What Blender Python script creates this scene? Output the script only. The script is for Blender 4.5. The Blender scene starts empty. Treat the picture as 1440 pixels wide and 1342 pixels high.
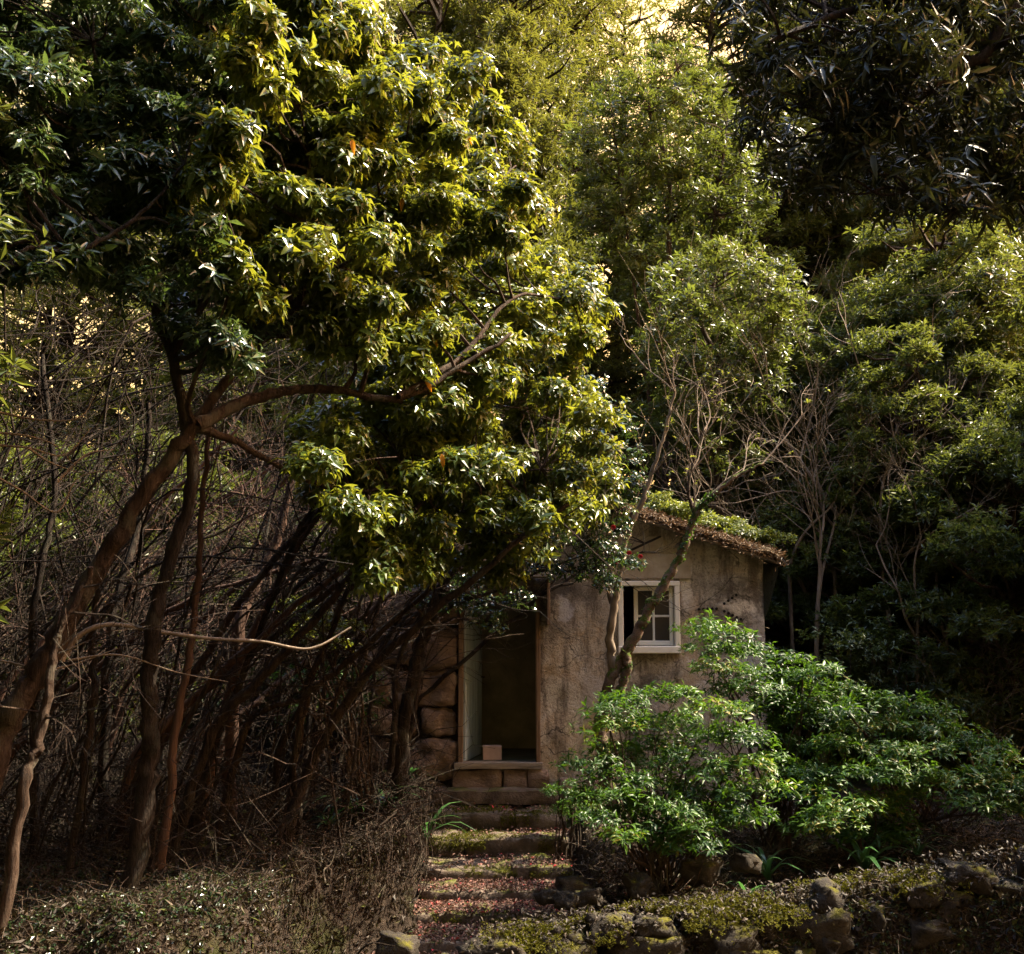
import bpy, math, random
import numpy as np
from mathutils import Vector, noise as mnoise

SC = bpy.context.scene
COL = SC.collection
PI = math.pi

# ------------------------------------------------------------------ camera
PITCH = math.radians(7.1); CAMZ = 1.57; FPX = 1600.0      # pixels of the 1440-wide photograph
cam_d = bpy.data.cameras.new('camera'); cam = bpy.data.objects.new('camera', cam_d); COL.objects.link(cam)
cam.location = (0, 0, CAMZ); cam.rotation_euler = (PI/2 + PITCH, 0, 0)
cam_d.sensor_width = 36; cam_d.lens = 36*FPX/1440; cam_d.clip_end = 2000; cam_d.clip_start = 0.05
SC.camera = cam

# ------------------------------------------------------------------ light
SUN_EL, SUN_AZ = math.radians(50), math.radians(76)       # azimuth from +y (away from the camera) towards +x
S = Vector((math.sin(SUN_AZ)*math.cos(SUN_EL), math.cos(SUN_AZ)*math.cos(SUN_EL), math.sin(SUN_EL)))
sun_d = bpy.data.lights.new('sun', 'SUN'); sun_d.energy = 4.2; sun_d.angle = math.radians(0.5); sun_d.color = (1.0, 0.86, 0.63)
sun = bpy.data.objects.new('sun', sun_d); COL.objects.link(sun); sun.rotation_euler = S.to_track_quat('Z', 'Y').to_euler(); sun.location = S*50
W = bpy.data.worlds.new('World'); SC.world = W; W.use_nodes = True
nt = W.node_tree; nt.nodes.clear()
sky = nt.nodes.new('ShaderNodeTexSky'); sky.sky_type = 'NISHITA'; sky.sun_disc = False
sky.sun_elevation = SUN_EL; sky.sun_rotation = SUN_AZ; sky.dust_density = 4.0; sky.air_density = 1.0; sky.ozone_density = 1.0
bg = nt.nodes.new('ShaderNodeBackground'); bg.inputs['Strength'].default_value = 0.15
# warm evening haze low in the sky all the way round
geo = nt.nodes.new('ShaderNodeNewGeometry'); sep = nt.nodes.new('ShaderNodeSeparateXYZ'); nt.links.new(geo.outputs['Incoming'], sep.inputs[0])
ab = nt.nodes.new('ShaderNodeMath'); ab.operation = 'ABSOLUTE'; nt.links.new(sep.outputs['Z'], ab.inputs[0])
cr = nt.nodes.new('ShaderNodeValToRGB'); nt.links.new(ab.outputs[0], cr.inputs[0])
cr.color_ramp.elements[0].position = 0.0; cr.color_ramp.elements[0].color = (1.5, 0.72, 0.22, 1)
cr.color_ramp.elements[1].position = 0.85; cr.color_ramp.elements[1].color = (0.72, 0.84, 1.0, 1)
e_ = cr.color_ramp.elements.new(0.5); e_.color = (1.6, 0.84, 0.27, 1)
mx = nt.nodes.new('ShaderNodeMix'); mx.data_type = 'RGBA'; mx.blend_type = 'MULTIPLY'; mx.inputs[0].default_value = 1.0
nt.links.new(sky.outputs[0], mx.inputs[6]); nt.links.new(cr.outputs[0], mx.inputs[7])
nt.links.new(mx.outputs[2], bg.inputs['Color'])
wo = nt.nodes.new('ShaderNodeOutputWorld'); nt.links.new(bg.outputs[0], wo.inputs[0])

SC.view_settings.view_transform = 'Standard'; SC.view_settings.look = 'None'
SC.view_settings.exposure = 2.6; SC.view_settings.gamma = 1.0; SC.view_settings.use_curve_mapping = False
SC.render.engine = 'CYCLES'
cy = SC.cycles; cy.use_denoising = True; cy.max_bounces = 6; cy.diffuse_bounces = 3; cy.glossy_bounces = 2
cy.transmission_bounces = 4; cy.transparent_max_bounces = 4; cy.sample_clamp_indirect = 4.0

# ------------------------------------------------------------------ small helpers
def P(px, py, Y):
    """world point at depth Y on the sight line of a photograph pixel"""
    a = (px-720)/FPX; b = (671-py)/FPX
    fy, fz = math.cos(PITCH)-b*math.sin(PITCH), math.sin(PITCH)+b*math.cos(PITCH)
    return np.array((a/fy*Y, Y, CAMZ+fz/fy*Y))

def sm(a, b, t):
    t = np.clip((t-a)/(b-a), 0, 1); return t*t*(3-2*t)

def norm(v):
    v = np.asarray(v, float); return v/np.maximum(np.linalg.norm(v, axis=-1, keepdims=True), 1e-9)

class MB:
    """collects vertices and faces, then links them as one mesh object"""
    def __init__(s): s.V = []; s.F = []; s.M = []; s.T = []; s.n = 0
    def add(s, V, F, mat=0, tint=0.5):
        V = np.asarray(V, float).reshape(-1, 3); s.V.append(V)
        t = np.broadcast_to(np.asarray(tint, float), (len(V),)); s.T.append(t)
        F = np.asarray(F, int) if not isinstance(F, list) else F
        if isinstance(F, list):
            for f in F: s.F.append(np.asarray([f])+s.n); s.M.append(np.full(1, mat))
        elif len(F):
            s.F.append(F+s.n); s.M.append(np.full(len(F), mat))
        s.n += len(V)
    def mesh(s, name, mats, smooth=False):
        me = bpy.data.meshes.new(name)
        V = np.concatenate(s.V); me.vertices.add(len(V)); me.vertices.foreach_set('co', V.ravel())
        flat = np.concatenate([f.ravel() for f in s.F])
        tot = np.concatenate([np.full(len(f), f.shape[1]) for f in s.F])
        st = np.concatenate([[0], np.cumsum(tot)[:-1]])
        me.loops.add(len(flat)); me.loops.foreach_set('vertex_index', flat.astype(np.int32))
        me.polygons.add(len(tot)); me.polygons.foreach_set('loop_start', st.astype(np.int32))
        me.polygons.foreach_set('material_index', np.concatenate(s.M).astype(np.int32))
        if smooth: me.polygons.foreach_set('use_smooth', np.ones(len(tot), bool))
        else: me.polygons.foreach_set('use_smooth', np.zeros(len(tot), bool))
        at = me.attributes.new('tint', 'FLOAT', 'POINT'); at.data.foreach_set('value', np.concatenate(s.T).astype(np.float32))
        me.update(calc_edges=True)
        for m in (mats if isinstance(mats, (list, tuple)) else [mats]): me.materials.append(m)
        return me
    def build(s, name, mats, parent=None, smooth=False, **props):
        if not s.F: return None
        return link(name, s.mesh(name, mats, smooth), parent, **props)

def link(name, me, parent=None, **props):
    o = bpy.data.objects.new(name, me); COL.objects.link(o)
    if parent is not None: o.parent = parent
    for k, v in props.items(): o[k] = v
    return o

def thing(name, label, cat, loc=(0, 0, 0), group=None):
    o = bpy.data.objects.new(name, None); COL.objects.link(o); o.location = loc
    o.empty_display_size = 0.2; o['label'] = label; o['category'] = cat
    if group: o['group'] = group
    return o

def keep(root):
    """children built in world coordinates stay where they are under a moved root"""
    inv = Vector(root.location)
    for c in root.children:
        if c.type == 'MESH' and not c.get('_k'):
            c.location = Vector(c.location)-inv; c['_k'] = 1
    for c in root.children:
        if '_k' in c: del c['_k']

def copy_tree(o, parent=None):
    c = o.copy(); COL.objects.link(c); c.parent = parent
    for ch in o.children: copy_tree(ch, c)
    return c

# ------------------------------------------------------------------ materials
def newmat(name):
    m = bpy.data.materials.new(name); m.use_nodes = True; m.node_tree.nodes.clear(); return m, m.node_tree
def nd(t, kind, **inp):
    n = t.nodes.new(kind)
    for k, v in inp.items():
        if k.startswith('i_'): n.inputs[k[2:].replace('_', ' ')].default_value = v
        else: setattr(n, k, v)
    return n
def ramp(t, fac, stops, interp='LINEAR'):
    r = t.nodes.new('ShaderNodeValToRGB'); e = r.color_ramp.elements; r.color_ramp.interpolation = interp
    while len(e) < len(stops): e.new(0.5)
    for i, (p, c) in enumerate(stops):
        e[i].position = p; e[i].color = (*c, 1) if len(c) == 3 else c
    t.links.new(fac, r.inputs[0]); return r.outputs[0]
def mixc(t, fac, a, b, blend='MIX'):
    m = t.nodes.new('ShaderNodeMix'); m.data_type = 'RGBA'; m.blend_type = blend
    for s, v in ((m.inputs[0], fac), (m.inputs[6], a), (m.inputs[7], b)):
        if isinstance(v, bpy.types.NodeSocket): t.links.new(v, s)
        else: s.default_value = v if isinstance(v, float) else (*v, 1)
    return m.outputs[2]
def mth(t, op, a, b=0.0, c=None):
    m = t.nodes.new('ShaderNodeMath'); m.operation = op
    for i, v in enumerate((a, b) if c is None else (a, b, c)):
        if isinstance(v, bpy.types.NodeSocket): t.links.new(v, m.inputs[i])
        else: m.inputs[i].default_value = v
    return m.outputs[0]
def noise(t, scale, detail=4, rough=0.6, vec=None, dist=0.0):
    n = t.nodes.new('ShaderNodeTexNoise'); n.inputs['Scale'].default_value = scale; n.inputs['Detail'].default_value = detail
    n.inputs['Roughness'].default_value = rough; n.inputs['Distortion'].default_value = dist
    if vec is None:
        tc = t.nodes.new('ShaderNodeTexCoord'); vec = tc.outputs['Object']
    t.links.new(vec, n.inputs['Vector']); return n.outputs[0]
def mapped(t, scale, src='Object'):
    tc = t.nodes.new('ShaderNodeTexCoord'); mp = t.nodes.new('ShaderNodeMapping'); mp.inputs['Scale'].default_value = scale
    t.links.new(tc.outputs[src], mp.inputs[0]); return mp.outputs[0]
def bump(t, h, strength, dist=0.02):
    b = t.nodes.new('ShaderNodeBump'); b.inputs['Strength'].default_value = strength; b.inputs['Distance'].default_value = dist
    t.links.new(h, b.inputs['Height']); return b.outputs[0]
def surf(t, color, rough=0.8, nrm=None, spec=0.3):
    b = t.nodes.new('ShaderNodeBsdfPrincipled'); b.inputs['Specular IOR Level'].default_value = spec
    for s, v in ((b.inputs['Base Color'], color), (b.inputs['Roughness'], rough)):
        if isinstance(v, bpy.types.NodeSocket): t.links.new(v, s)
        else: s.default_value = v if isinstance(v, float) else (*v, 1)
    if nrm is not None: t.links.new(nrm, b.inputs['Normal'])
    o = t.nodes.new('ShaderNodeOutputMaterial'); t.links.new(b.outputs[0], o.inputs[0]); return b

def leaf_mat(name, stops, trans=(0.30, 0.34, 0.03), tfac=0.4, rough=0.35, spec=0.5, objrand=False):
    m, t = newmat(name)
    a = nd(t, 'ShaderNodeAttribute', attribute_name='tint').outputs['Fac']
    if objrand:
        oi = t.nodes.new('ShaderNodeObjectInfo').outputs['Random']
        a = mth(t, 'ADD', mth(t, 'MULTIPLY', oi, 0.6), mth(t, 'MULTIPLY', a, 0.4))
    c = ramp(t, a, stops)
    b = t.nodes.new('ShaderNodeBsdfPrincipled'); t.links.new(c, b.inputs['Base Color'])
    b.inputs['Roughness'].default_value = rough; b.inputs['Specular IOR Level'].default_value = spec
    tr = t.nodes.new('ShaderNodeBsdfTranslucent')
    t.links.new(mixc(t, 0.5, c, trans), tr.inputs[0])
    mxs = t.nodes.new('ShaderNodeMixShader'); mxs.inputs[0].default_value = tfac
    t.links.new(b.outputs[0], mxs.inputs[1]); t.links.new(tr.outputs[0], mxs.inputs[2])
    o = t.nodes.new('ShaderNodeOutputMaterial'); t.links.new(mxs.outputs[0], o.inputs[0]); return m

def simple(name, stops, scale=6, rough=0.85, bs=0.5, bd=0.02, stretch=(1, 1, 1), spec=0.2, detail=6):
    m, t = newmat(name); v = mapped(t, stretch)
    n = noise(t, scale, detail, 0.65, v); c = ramp(t, n, stops)
    n2 = noise(t, scale*5, 5, 0.7, v)
    surf(t, c, rough, bump(t, mth(t, 'ADD', n, mth(t, 'MULTIPLY', n2, 0.5)), bs, bd), spec); return m

def barkmat(name, stops, lich, amount=.5, scale=11):
    m, t = newmat(name); v = mapped(t, (1, 1, .22))
    n = noise(t, scale, 7, .7, v, .6); fi = noise(t, scale*4, 6, .75, v); pt = noise(t, 4.5, 5, .65)
    c = ramp(t, mth(t, 'ADD', mth(t, 'MULTIPLY', n, .65), mth(t, 'MULTIPLY', fi, .35)), stops)
    c = mixc(t, mth(t, 'MULTIPLY', ramp(t, pt, [(.52, (0, 0, 0)), (.60, (1, 1, 1))]), amount), c, lich)
    surf(t, c, .88, bump(t, mth(t, 'ADD', n, mth(t, 'MULTIPLY', fi, .8)), 1.0, .05), .15); return m

def mossy(name, base, mossc, lo=0.35, hi=0.75, scale=5, amount=0.5):
    """stone or bark with moss grown on the faces that look up"""
    m, t = newmat(name)
    n = noise(t, scale, 6, 0.65); n2 = noise(t, scale*6, 5, 0.7); nm = noise(t, scale*0.7, 4, 0.6)
    c = ramp(t, n, base); mc = ramp(t, n2, mossc)
    g = nd(t, 'ShaderNodeNewGeometry'); sp = nd(t, 'ShaderNodeSeparateXYZ'); t.links.new(g.outputs['Normal'], sp.inputs[0])
    f = mth(t, 'ADD', sp.outputs['Z'], mth(t, 'MULTIPLY', mth(t, 'SUBTRACT', nm, 1.0-amount), 4.0))
    f = ramp(t, f, [(lo, (0, 0, 0)), (hi, (1, 1, 1))])
    surf(t, mixc(t, f, c, mc), 0.9, bump(t, mth(t, 'ADD', n, n2), 0.8, 0.03), 0.15); return m

M = {}
M['leaf_tree'] = leaf_mat('broad_leaf', [(0, (0.018, 0.034, 0.010)), (.45, (0.042, 0.075, 0.014)), (.8, (0.075, 0.108, 0.014)), (1, (0.13, 0.135, 0.016))], (0.36, 0.37, 0.02), 0.42, 0.30, 0.55)
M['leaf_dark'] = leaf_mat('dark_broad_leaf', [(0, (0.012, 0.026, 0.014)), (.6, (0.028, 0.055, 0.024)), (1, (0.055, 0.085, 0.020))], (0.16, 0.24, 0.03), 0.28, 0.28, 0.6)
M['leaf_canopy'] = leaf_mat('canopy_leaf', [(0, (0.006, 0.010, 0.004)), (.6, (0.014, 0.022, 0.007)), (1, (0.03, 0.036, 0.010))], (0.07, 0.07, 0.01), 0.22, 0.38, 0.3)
M['leaf_camellia'] = leaf_mat('camellia_leaf', [(0, (0.010, 0.022, 0.010)), (.7, (0.022, 0.045, 0.015)), (1, (0.05, 0.085, 0.018))], (0.12, 0.2, 0.02), 0.22, 0.22, 0.7)
M['leaf_shrub'] = leaf_mat('shrub_leaf', [(0, (0.010, 0.028, 0.005)), (.5, (0.026, 0.066, 0.009)), (.9, (0.060, 0.120, 0.014)), (1, (0.17, 0.14, 0.02))], (0.14, 0.28, 0.012), 0.36, 0.42, 0.28)
M['leaf_far'] = leaf_mat('forest_leaf', [(0, (0.014, 0.020, 0.005)), (.5, (0.040, 0.050, 0.010)), (1, (0.078, 0.088, 0.016))], (0.26, 0.27, 0.03), 0.40, 0.45, 0.4)
M['leaf_far_green'] = leaf_mat('forest_leaf_green', [(0, (0.012, 0.022, 0.006)), (.5, (0.030, 0.048, 0.010)), (1, (0.065, 0.085, 0.016))], (0.22, 0.25, 0.03), 0.40, 0.4, 0.45)
M['leaf_roof'] = leaf_mat('roof_plant_leaf', [(0, (0.03, 0.055, 0.010)), (1, (0.12, 0.15, 0.022))], (0.4, 0.42, 0.04), 0.4, 0.35, 0.5)
M['leaf_strap'] = leaf_mat('strap_leaf', [(0, (0.02, 0.06, 0.02)), (1, (0.06, 0.13, 0.04))], (0.15, 0.4, 0.08), 0.35, 0.28, 0.6)
M['leaf_orange'] = leaf_mat('old_leaf', [(0, (0.35, 0.12, 0.01)), (1, (0.55, 0.24, 0.02))], (0.9, 0.4, 0.02), 0.45, 0.4, 0.4)
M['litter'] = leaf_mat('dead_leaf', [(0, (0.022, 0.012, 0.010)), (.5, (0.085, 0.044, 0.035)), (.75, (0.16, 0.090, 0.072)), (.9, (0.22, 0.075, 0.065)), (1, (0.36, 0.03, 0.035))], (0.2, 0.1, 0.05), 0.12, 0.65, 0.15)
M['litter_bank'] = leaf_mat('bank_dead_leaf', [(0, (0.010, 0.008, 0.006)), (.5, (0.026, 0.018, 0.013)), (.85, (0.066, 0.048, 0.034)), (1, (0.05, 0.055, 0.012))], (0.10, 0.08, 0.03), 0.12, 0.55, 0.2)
M['needle'] = leaf_mat('dry_needle', [(0, (0.03, 0.018, 0.010)), (.5, (0.11, 0.068, 0.038)), (1, (0.24, 0.16, 0.09))], (0.2, 0.1, 0.04), 0.15, 0.6, 0.2)
M['moss'] = leaf_mat('moss_frond', [(0, (0.018, 0.020, 0.003)), (.5, (0.080, 0.078, 0.005)), (1, (0.17, 0.15, 0.008))], (0.2, 0.2, 0.02), 0.25, 0.7, 0.2)
M['petal'] = leaf_mat('red_petal', [(0, (0.20, 0.008, 0.014)), (1, (0.42, 0.035, 0.055))], (0.5, 0.02, 0.04), 0.2, 0.5, 0.3)
M['bark'] = barkmat('brown_bark', [(.38, (0.010, 0.007, 0.005)), (.5, (0.045, 0.028, 0.020)), (.66, (0.11, 0.076, 0.056))], (0.11, 0.10, 0.075), .55)
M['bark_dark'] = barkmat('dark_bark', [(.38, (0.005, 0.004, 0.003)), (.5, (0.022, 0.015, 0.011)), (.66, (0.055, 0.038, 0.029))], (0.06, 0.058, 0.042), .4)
M['bark_red'] = simple('red_bark', [(.3, (0.030, 0.016, 0.011)), (.7, (0.10, 0.056, 0.040))], 12, .8, .9, .02, (1, 1, .2))
M['bark_pale'] = simple('pale_bark', [(.3, (0.07, 0.052, 0.038)), (.7, (0.22, 0.17, 0.125))], 14, .8, .7, .01, (1, 1, .3))
M['bark_moss'] = mossy('mossy_bark', [(.3, (0.07, 0.045, 0.033)), (.7, (0.17, 0.12, 0.09))], [(.3, (0.03, 0.05, 0.008)), (.7, (0.10, 0.13, 0.02))], .1, .5, 14, .47)
M['stone'] = mossy('step_stone', [(.25, (0.030, 0.023, 0.019)), (.5, (0.095, 0.072, 0.058)), (.8, (0.22, 0.175, 0.145))], [(.3, (0.03, 0.033, 0.005)), (.7, (0.10, 0.105, 0.014))], .1, .8, 5, .33)
M['stone_moss'] = mossy('mossy_stone', [(.3, (0.012, 0.010, 0.008)), (.7, (0.055, 0.046, 0.038))], [(.3, (0.018, 0.018, 0.003)), (.6, (0.09, 0.082, 0.008))], .45, 1.3, 6, .42)
M['block'] = simple('rubble_block', [(.25, (0.07, 0.048, 0.038)), (.5, (0.16, 0.115, 0.095)), (.8, (0.27, 0.21, 0.18))], 5, .9, .9, .03, (1, 1, 1.6))
M['slab'] = simple('pale_lintel_stone', [(.3, (0.16, 0.13, 0.10)), (.5, (0.34, 0.28, 0.21)), (.7, (0.46, 0.40, 0.33))], 3, .9, .6, .02)
M['wood'] = simple('weathered_wood', [(.3, (0.10, 0.062, 0.040)), (.7, (0.24, 0.165, 0.115))], 10, .75, .6, .01, (4, 4, .35))
M['wood_grey'] = simple('grey_wood', [(.3, (0.12, 0.10, 0.085)), (.7, (0.32, 0.27, 0.23))], 8, .8, .8, .01, (.35, 3, 3))
M['white'] = simple('old_white_paint', [(.2, (0.46, 0.42, 0.36)), (.42, (0.72, 0.69, 0.62)), (.9, (0.80, 0.78, 0.72))], 9, .55, .25, .005, (1, 1, 1), .4)
M['door'] = simple('door_paint', [(.3, (0.30, 0.38, 0.48)), (.7, (0.50, 0.60, 0.72))], 5, .5, .3, .008, (3, 3, .3), .4)
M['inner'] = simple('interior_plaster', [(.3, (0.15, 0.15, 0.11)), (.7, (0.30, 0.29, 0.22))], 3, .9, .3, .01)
M['pinkbox'] = simple('pinkish_card', [(.3, (0.36, 0.25, 0.22)), (.7, (0.48, 0.35, 0.31))], 6, .8, .2, .004)
M['dark'] = simple('black_mark', [(.3, (0.008, 0.007, 0.006)), (.7, (0.02, 0.017, 0.014))], 20, .9, .2, .004)
M['roofmat'] = simple('roof_litter', [(.3, (0.02, 0.018, 0.010)), (.55, (0.08, 0.055, 0.033)), (.8, (0.15, 0.10, 0.06))], 14, .95, 1, .04)
M['eave'] = simple('dark_eave_wedge', [(.3, (0.005, 0.006, 0.004)), (.7, (0.014, 0.016, 0.009))], 9, .95, .8, .02)

m, t = newmat('window_glass')
b = surf(t, (0.018, 0.022, 0.026), 0.22, None, 0.3); M['glass'] = m

# soil and litter of the ground
m, t = newmat('forest_soil')
n = noise(t, 3.0, 8, .7); n2 = noise(t, 24, 6, .75); n3 = noise(t, 1.1, 4, .6)
c = ramp(t, n2, [(.3, (0.012, 0.009, 0.006)), (.5, (0.036, 0.025, 0.018)), (.7, (0.09, 0.065, 0.047))])
c = mixc(t, ramp(t, n3, [(.52, (0, 0, 0)), (.66, (.8, .8, .8))]), c, (0.05, 0.062, 0.012))
surf(t, c, .95, bump(t, mth(t, 'ADD', n, n2), 1.0, .06), .15); M['soil'] = m

# stained plaster of the cottage
m, t = newmat('stained_plaster')
big = noise(t, 1.3, 6, .62, None, .5); mid = noise(t, 5.5, 8, .72, None, .3); fin = noise(t, 38, 6, .75)
vm = mapped(t, (5, 5, .8)); drip = noise(t, 1.4, 6, .65, vm)
c = ramp(t, big, [(.32, (0.11, 0.10, 0.09)), (.43, (0.24, 0.21, 0.185)), (.50, (0.40, 0.345, 0.285)), (.57, (0.45, 0.35, 0.25)), (.66, (0.58, 0.54, 0.49))])
c = mixc(t, ramp(t, mid, [(.46, (0, 0, 0)), (.62, (.85, .85, .85))]), c, (0.54, 0.49, 0.43))
c = mixc(t, ramp(t, drip, [(.48, (0, 0, 0)), (.62, (.8, .8, .8))]), c, (0.09, 0.072, 0.060))
c = mixc(t, ramp(t, fin, [(.36, (.7, .7, .7)), (.48, (0, 0, 0))]), c, (0.08, 0.065, 0.05))
vo = nd(t, 'ShaderNodeTexVoronoi', feature='DISTANCE_TO_EDGE'); vo.inputs['Scale'].default_value = 1.5
vn = nd(t, 'ShaderNodeTexNoise'); vn.inputs['Scale'].default_value = 4; vn.inputs['Detail'].default_value = 6
tcv = nd(t, 'ShaderNodeTexCoord'); t.links.new(tcv.outputs['Object'], vn.inputs['Vector'])
va = nd(t, 'ShaderNodeVectorMath', operation='MULTIPLY_ADD'); t.links.new(vn.outputs['Color'], va.inputs[0]); va.inputs[1].default_value = (.35, .35, .35); t.links.new(tcv.outputs['Object'], va.inputs[2]); t.links.new(va.outputs[0], vo.inputs['Vector'])
crk = ramp(t, vo.outputs['Distance'], [(.004, (1, 1, 1)), (.014, (0, 0, 0))])
c = mixc(t, mth(t, 'MULTIPLY', crk, ramp(t, mid, [(.42, (0, 0, 0)), (.56, (.9, .9, .9))])), c, (0.035, 0.028, 0.022))
# lime showing where plaster has come off, by the row of dots and by the window
tc = nd(t, 'ShaderNodeTexCoord')
def stain(cx, cz, sx, sz, col, c, wob=.9):
    mp = nd(t, 'ShaderNodeMapping'); mp.inputs['Location'].default_value = (-cx/sx, 0, -cz/sz); mp.inputs['Scale'].default_value = (1/sx, 0, 1/sz)
    t.links.new(tc.outputs['Object'], mp.inputs[0])
    ln = nd(t, 'ShaderNodeVectorMath', operation='LENGTH'); t.links.new(mp.outputs[0], ln.inputs[0])
    f = mth(t, 'ADD', ln.outputs['Value'], mth(t, 'MULTIPLY', mth(t, 'SUBTRACT', noise(t, 9, 5, .65), .5), wob*2.4))
    return mixc(t, ramp(t, f, [(.55, (.9, .9, .9)), (1.0, (0, 0, 0))]), c, col)
c = stain(2.56, 1.70, .19, .10, (0.62, 0.57, 0.52), c, 1.5)
c = stain(1.97, 1.95, .07, .28, (0.62, 0.58, 0.52), c, 1.4)
c = stain(1.55, 2.32, .55, .16, (0.42, 0.34, 0.24), c)
c = stain(0.60, 1.66, .10, .16, (0.50, 0.50, 0.54), c)
c = stain(0.95, 0.75, .22, .22, (0.42, 0.38, 0.36), c)
c = stain(2.62, 1.12, .22, .16, (0.42, 0.40, 0.42), c)
surf(t, c, .92, bump(t, mth(t, 'ADD', mth(t, 'MULTIPLY', mid, 1.2), mth(t, 'MULTIPLY', fin, .4)), .95, .045), .2); M['plaster'] = m

# ------------------------------------------------------------------ mesh builders
def box(mb, x0, x1, y0, y1, z0, z1, mat=0, tint=.5):
    V = [(x0, y0, z0), (x1, y0, z0), (x1, y1, z0), (x0, y1, z0), (x0, y0, z1), (x1, y0, z1), (x1, y1, z1), (x0, y1, z1)]
    mb.add(V, np.array([(0, 3, 2, 1), (4, 5, 6, 7), (0, 1, 5, 4), (1, 2, 6, 5), (2, 3, 7, 6), (3, 0, 4, 7)]), mat, tint)

def bevel(mb, x0, x1, y0, y1, z0, z1, b=.008):
    """box with chamfered edges"""
    xs, ys, zs = (x0, x1), (y0, y1), (z0, z1); V = []; idx = {}
    for i in range(2):
        for j in range(2):
            for k in range(2):
                c = (xs[i], ys[j], zs[k]); d = ((1, -1)[i], (1, -1)[j], (1, -1)[k])
                for ax in range(3):
                    p = [c[a]+(0 if a == ax else d[a]*b) for a in range(3)]
                    idx[i, j, k, ax] = len(V); V.append(p)
    F = []
    for ax in range(3):
        o = [a for a in range(3) if a != ax]
        for s in range(2):
            q = []
            for (u, v) in ((0, 0), (1, 0), (1, 1), (0, 1)):
                key = [0, 0, 0]; key[ax] = s; key[o[0]] = u; key[o[1]] = v; q.append(idx[(*key, ax)])
            F.append(q)
        for u in range(2):
            for v in range(2):
                k0 = [0, 0, 0]; k0[o[0]] = u; k0[o[1]] = v; k1 = list(k0); k1[ax] = 1
                F.append([idx[(*k0, o[0])], idx[(*k1, o[0])], idx[(*k1, o[1])], idx[(*k0, o[1])]])
    for i in range(2):
        for j in range(2):
            for k in range(2): F.append([idx[i, j, k, 0], idx[i, j, k, 1], idx[i, j, k, 2]])
    mb.add(V, F)

def rough_block(mb, x0, x1, y0, y1, z0, z1, amp=.02, res=.06, rnd=.04, seed=0.0, fr=5.0):
    """a hewn stone: box surface grid, rounded towards its corners and pushed about by noise"""
    c = np.array([(x0+x1)/2, (y0+y1)/2, (z0+z1)/2]); h = np.array([(x1-x0)/2, (y1-y0)/2, (z1-z0)/2])
    n = [max(2, int(round(2*v/res))) for v in h]
    n = [min(v, 24) for v in n]
    for ax in range(3):
        o = [a for a in range(3) if a != ax]
        for s in (-1, 1):
            u = np.linspace(-1, 1, n[o[0]]+1); v = np.linspace(-1, 1, n[o[1]]+1)
            U, Vv = np.meshgrid(u, v, indexing='ij')
            p = np.zeros(U.shape+(3,)); p[..., o[0]] = U*h[o[0]]; p[..., o[1]] = Vv*h[o[1]]; p[..., ax] = s*h[ax]
            q = p.reshape(-1, 3)
            core = np.clip(q, -(h-rnd), h-rnd); d = q-core; L = np.linalg.norm(d, axis=1, keepdims=True)
            q = core+d/np.maximum(L, 1e-9)*np.minimum(L, rnd)
            q2 = q+c
            dn = norm(q/h)
            off = np.array([mnoise.fractal(Vector((a[0]*fr+seed, a[1]*fr, a[2]*fr-seed)), 0.9, 2.1, 4) for a in q2])*amp
            q2 = q2+dn*off[:, None]
            nu, nv = U.shape
            I = np.arange(nu*nv).reshape(nu, nv)
            F = np.stack([I[:-1, :-1], I[1:, :-1], I[1:, 1:], I[:-1, 1:]], -1).reshape(-1, 4)
            if (s > 0) != (ax == 1): pass
            else: F = F[:, ::-1]
            mb.add(q2, F)

def catmull(pts, k=6):
    p = [np.asarray(a, float) for a in pts]; p = [2*p[0]-p[1]]+p+[2*p[-1]-p[-2]]; out = []
    for i in range(1, len(p)-2):
        for s in range(k):
            t_ = s/k
            out.append(.5*((2*p[i])+(-p[i-1]+p[i+1])*t_+(2*p[i-1]-5*p[i]+4*p[i+1]-p[i+2])*t_*t_+(-p[i-1]+3*p[i]-3*p[i+1]+p[i+2])*t_**3))
    out.append(p[-2]); return np.array(out)

def tube(mb, pts, r0, r1, sides=6, mat=0, tint=.5, lump=0.0, rng=None):
    pts = np.asarray(pts, float); n = len(pts)
    d = np.gradient(pts, axis=0); d = norm(d)
    ref = np.array((0.31, 0.93, 0.17)); a = norm(np.cross(d, ref)); b = np.cross(d, a)
    r = np.linspace(0, 1, n)[:, None]; r = r0+(r1-r0)*r
    if lump and rng is not None: 
        r = r*(1+lump*(rng.random((n, 1))-.5))
    ang = np.arange(sides)/sides*2*PI
    rr = r[:, :, None]*np.ones((1, sides, 1))
    if lump and rng is not None: rr = rr*(1+lump*.7*(rng.random((1, sides, 1))-.5))
    V = pts[:, None, :]+rr*(np.cos(ang)[None, :, None]*a[:, None, :]+np.sin(ang)[None, :, None]*b[:, None, :])
    I = np.arange(n*sides).reshape(n, sides); J = np.roll(I, -1, axis=1)
    F = np.stack([I[:-1], J[:-1], J[1:], I[1:]], -1).reshape(-1, 4)
    mb.add(V.reshape(-1, 3), F, mat, tint)
    if sides > 4: mb.add(V[-1], [list(range(sides))], mat, tint)

def curvy(a, b, rng, sag=.15, k=5):
    """a wandering path from a to b"""
    a = np.asarray(a, float); b = np.asarray(b, float); L = np.linalg.norm(b-a)
    m1 = a+(b-a)*.33+rng.normal(0, sag*L*.5, 3); m2 = a+(b-a)*.67+rng.normal(0, sag*L*.5, 3)
    return catmull([a, m1, m2, b], k)

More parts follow.
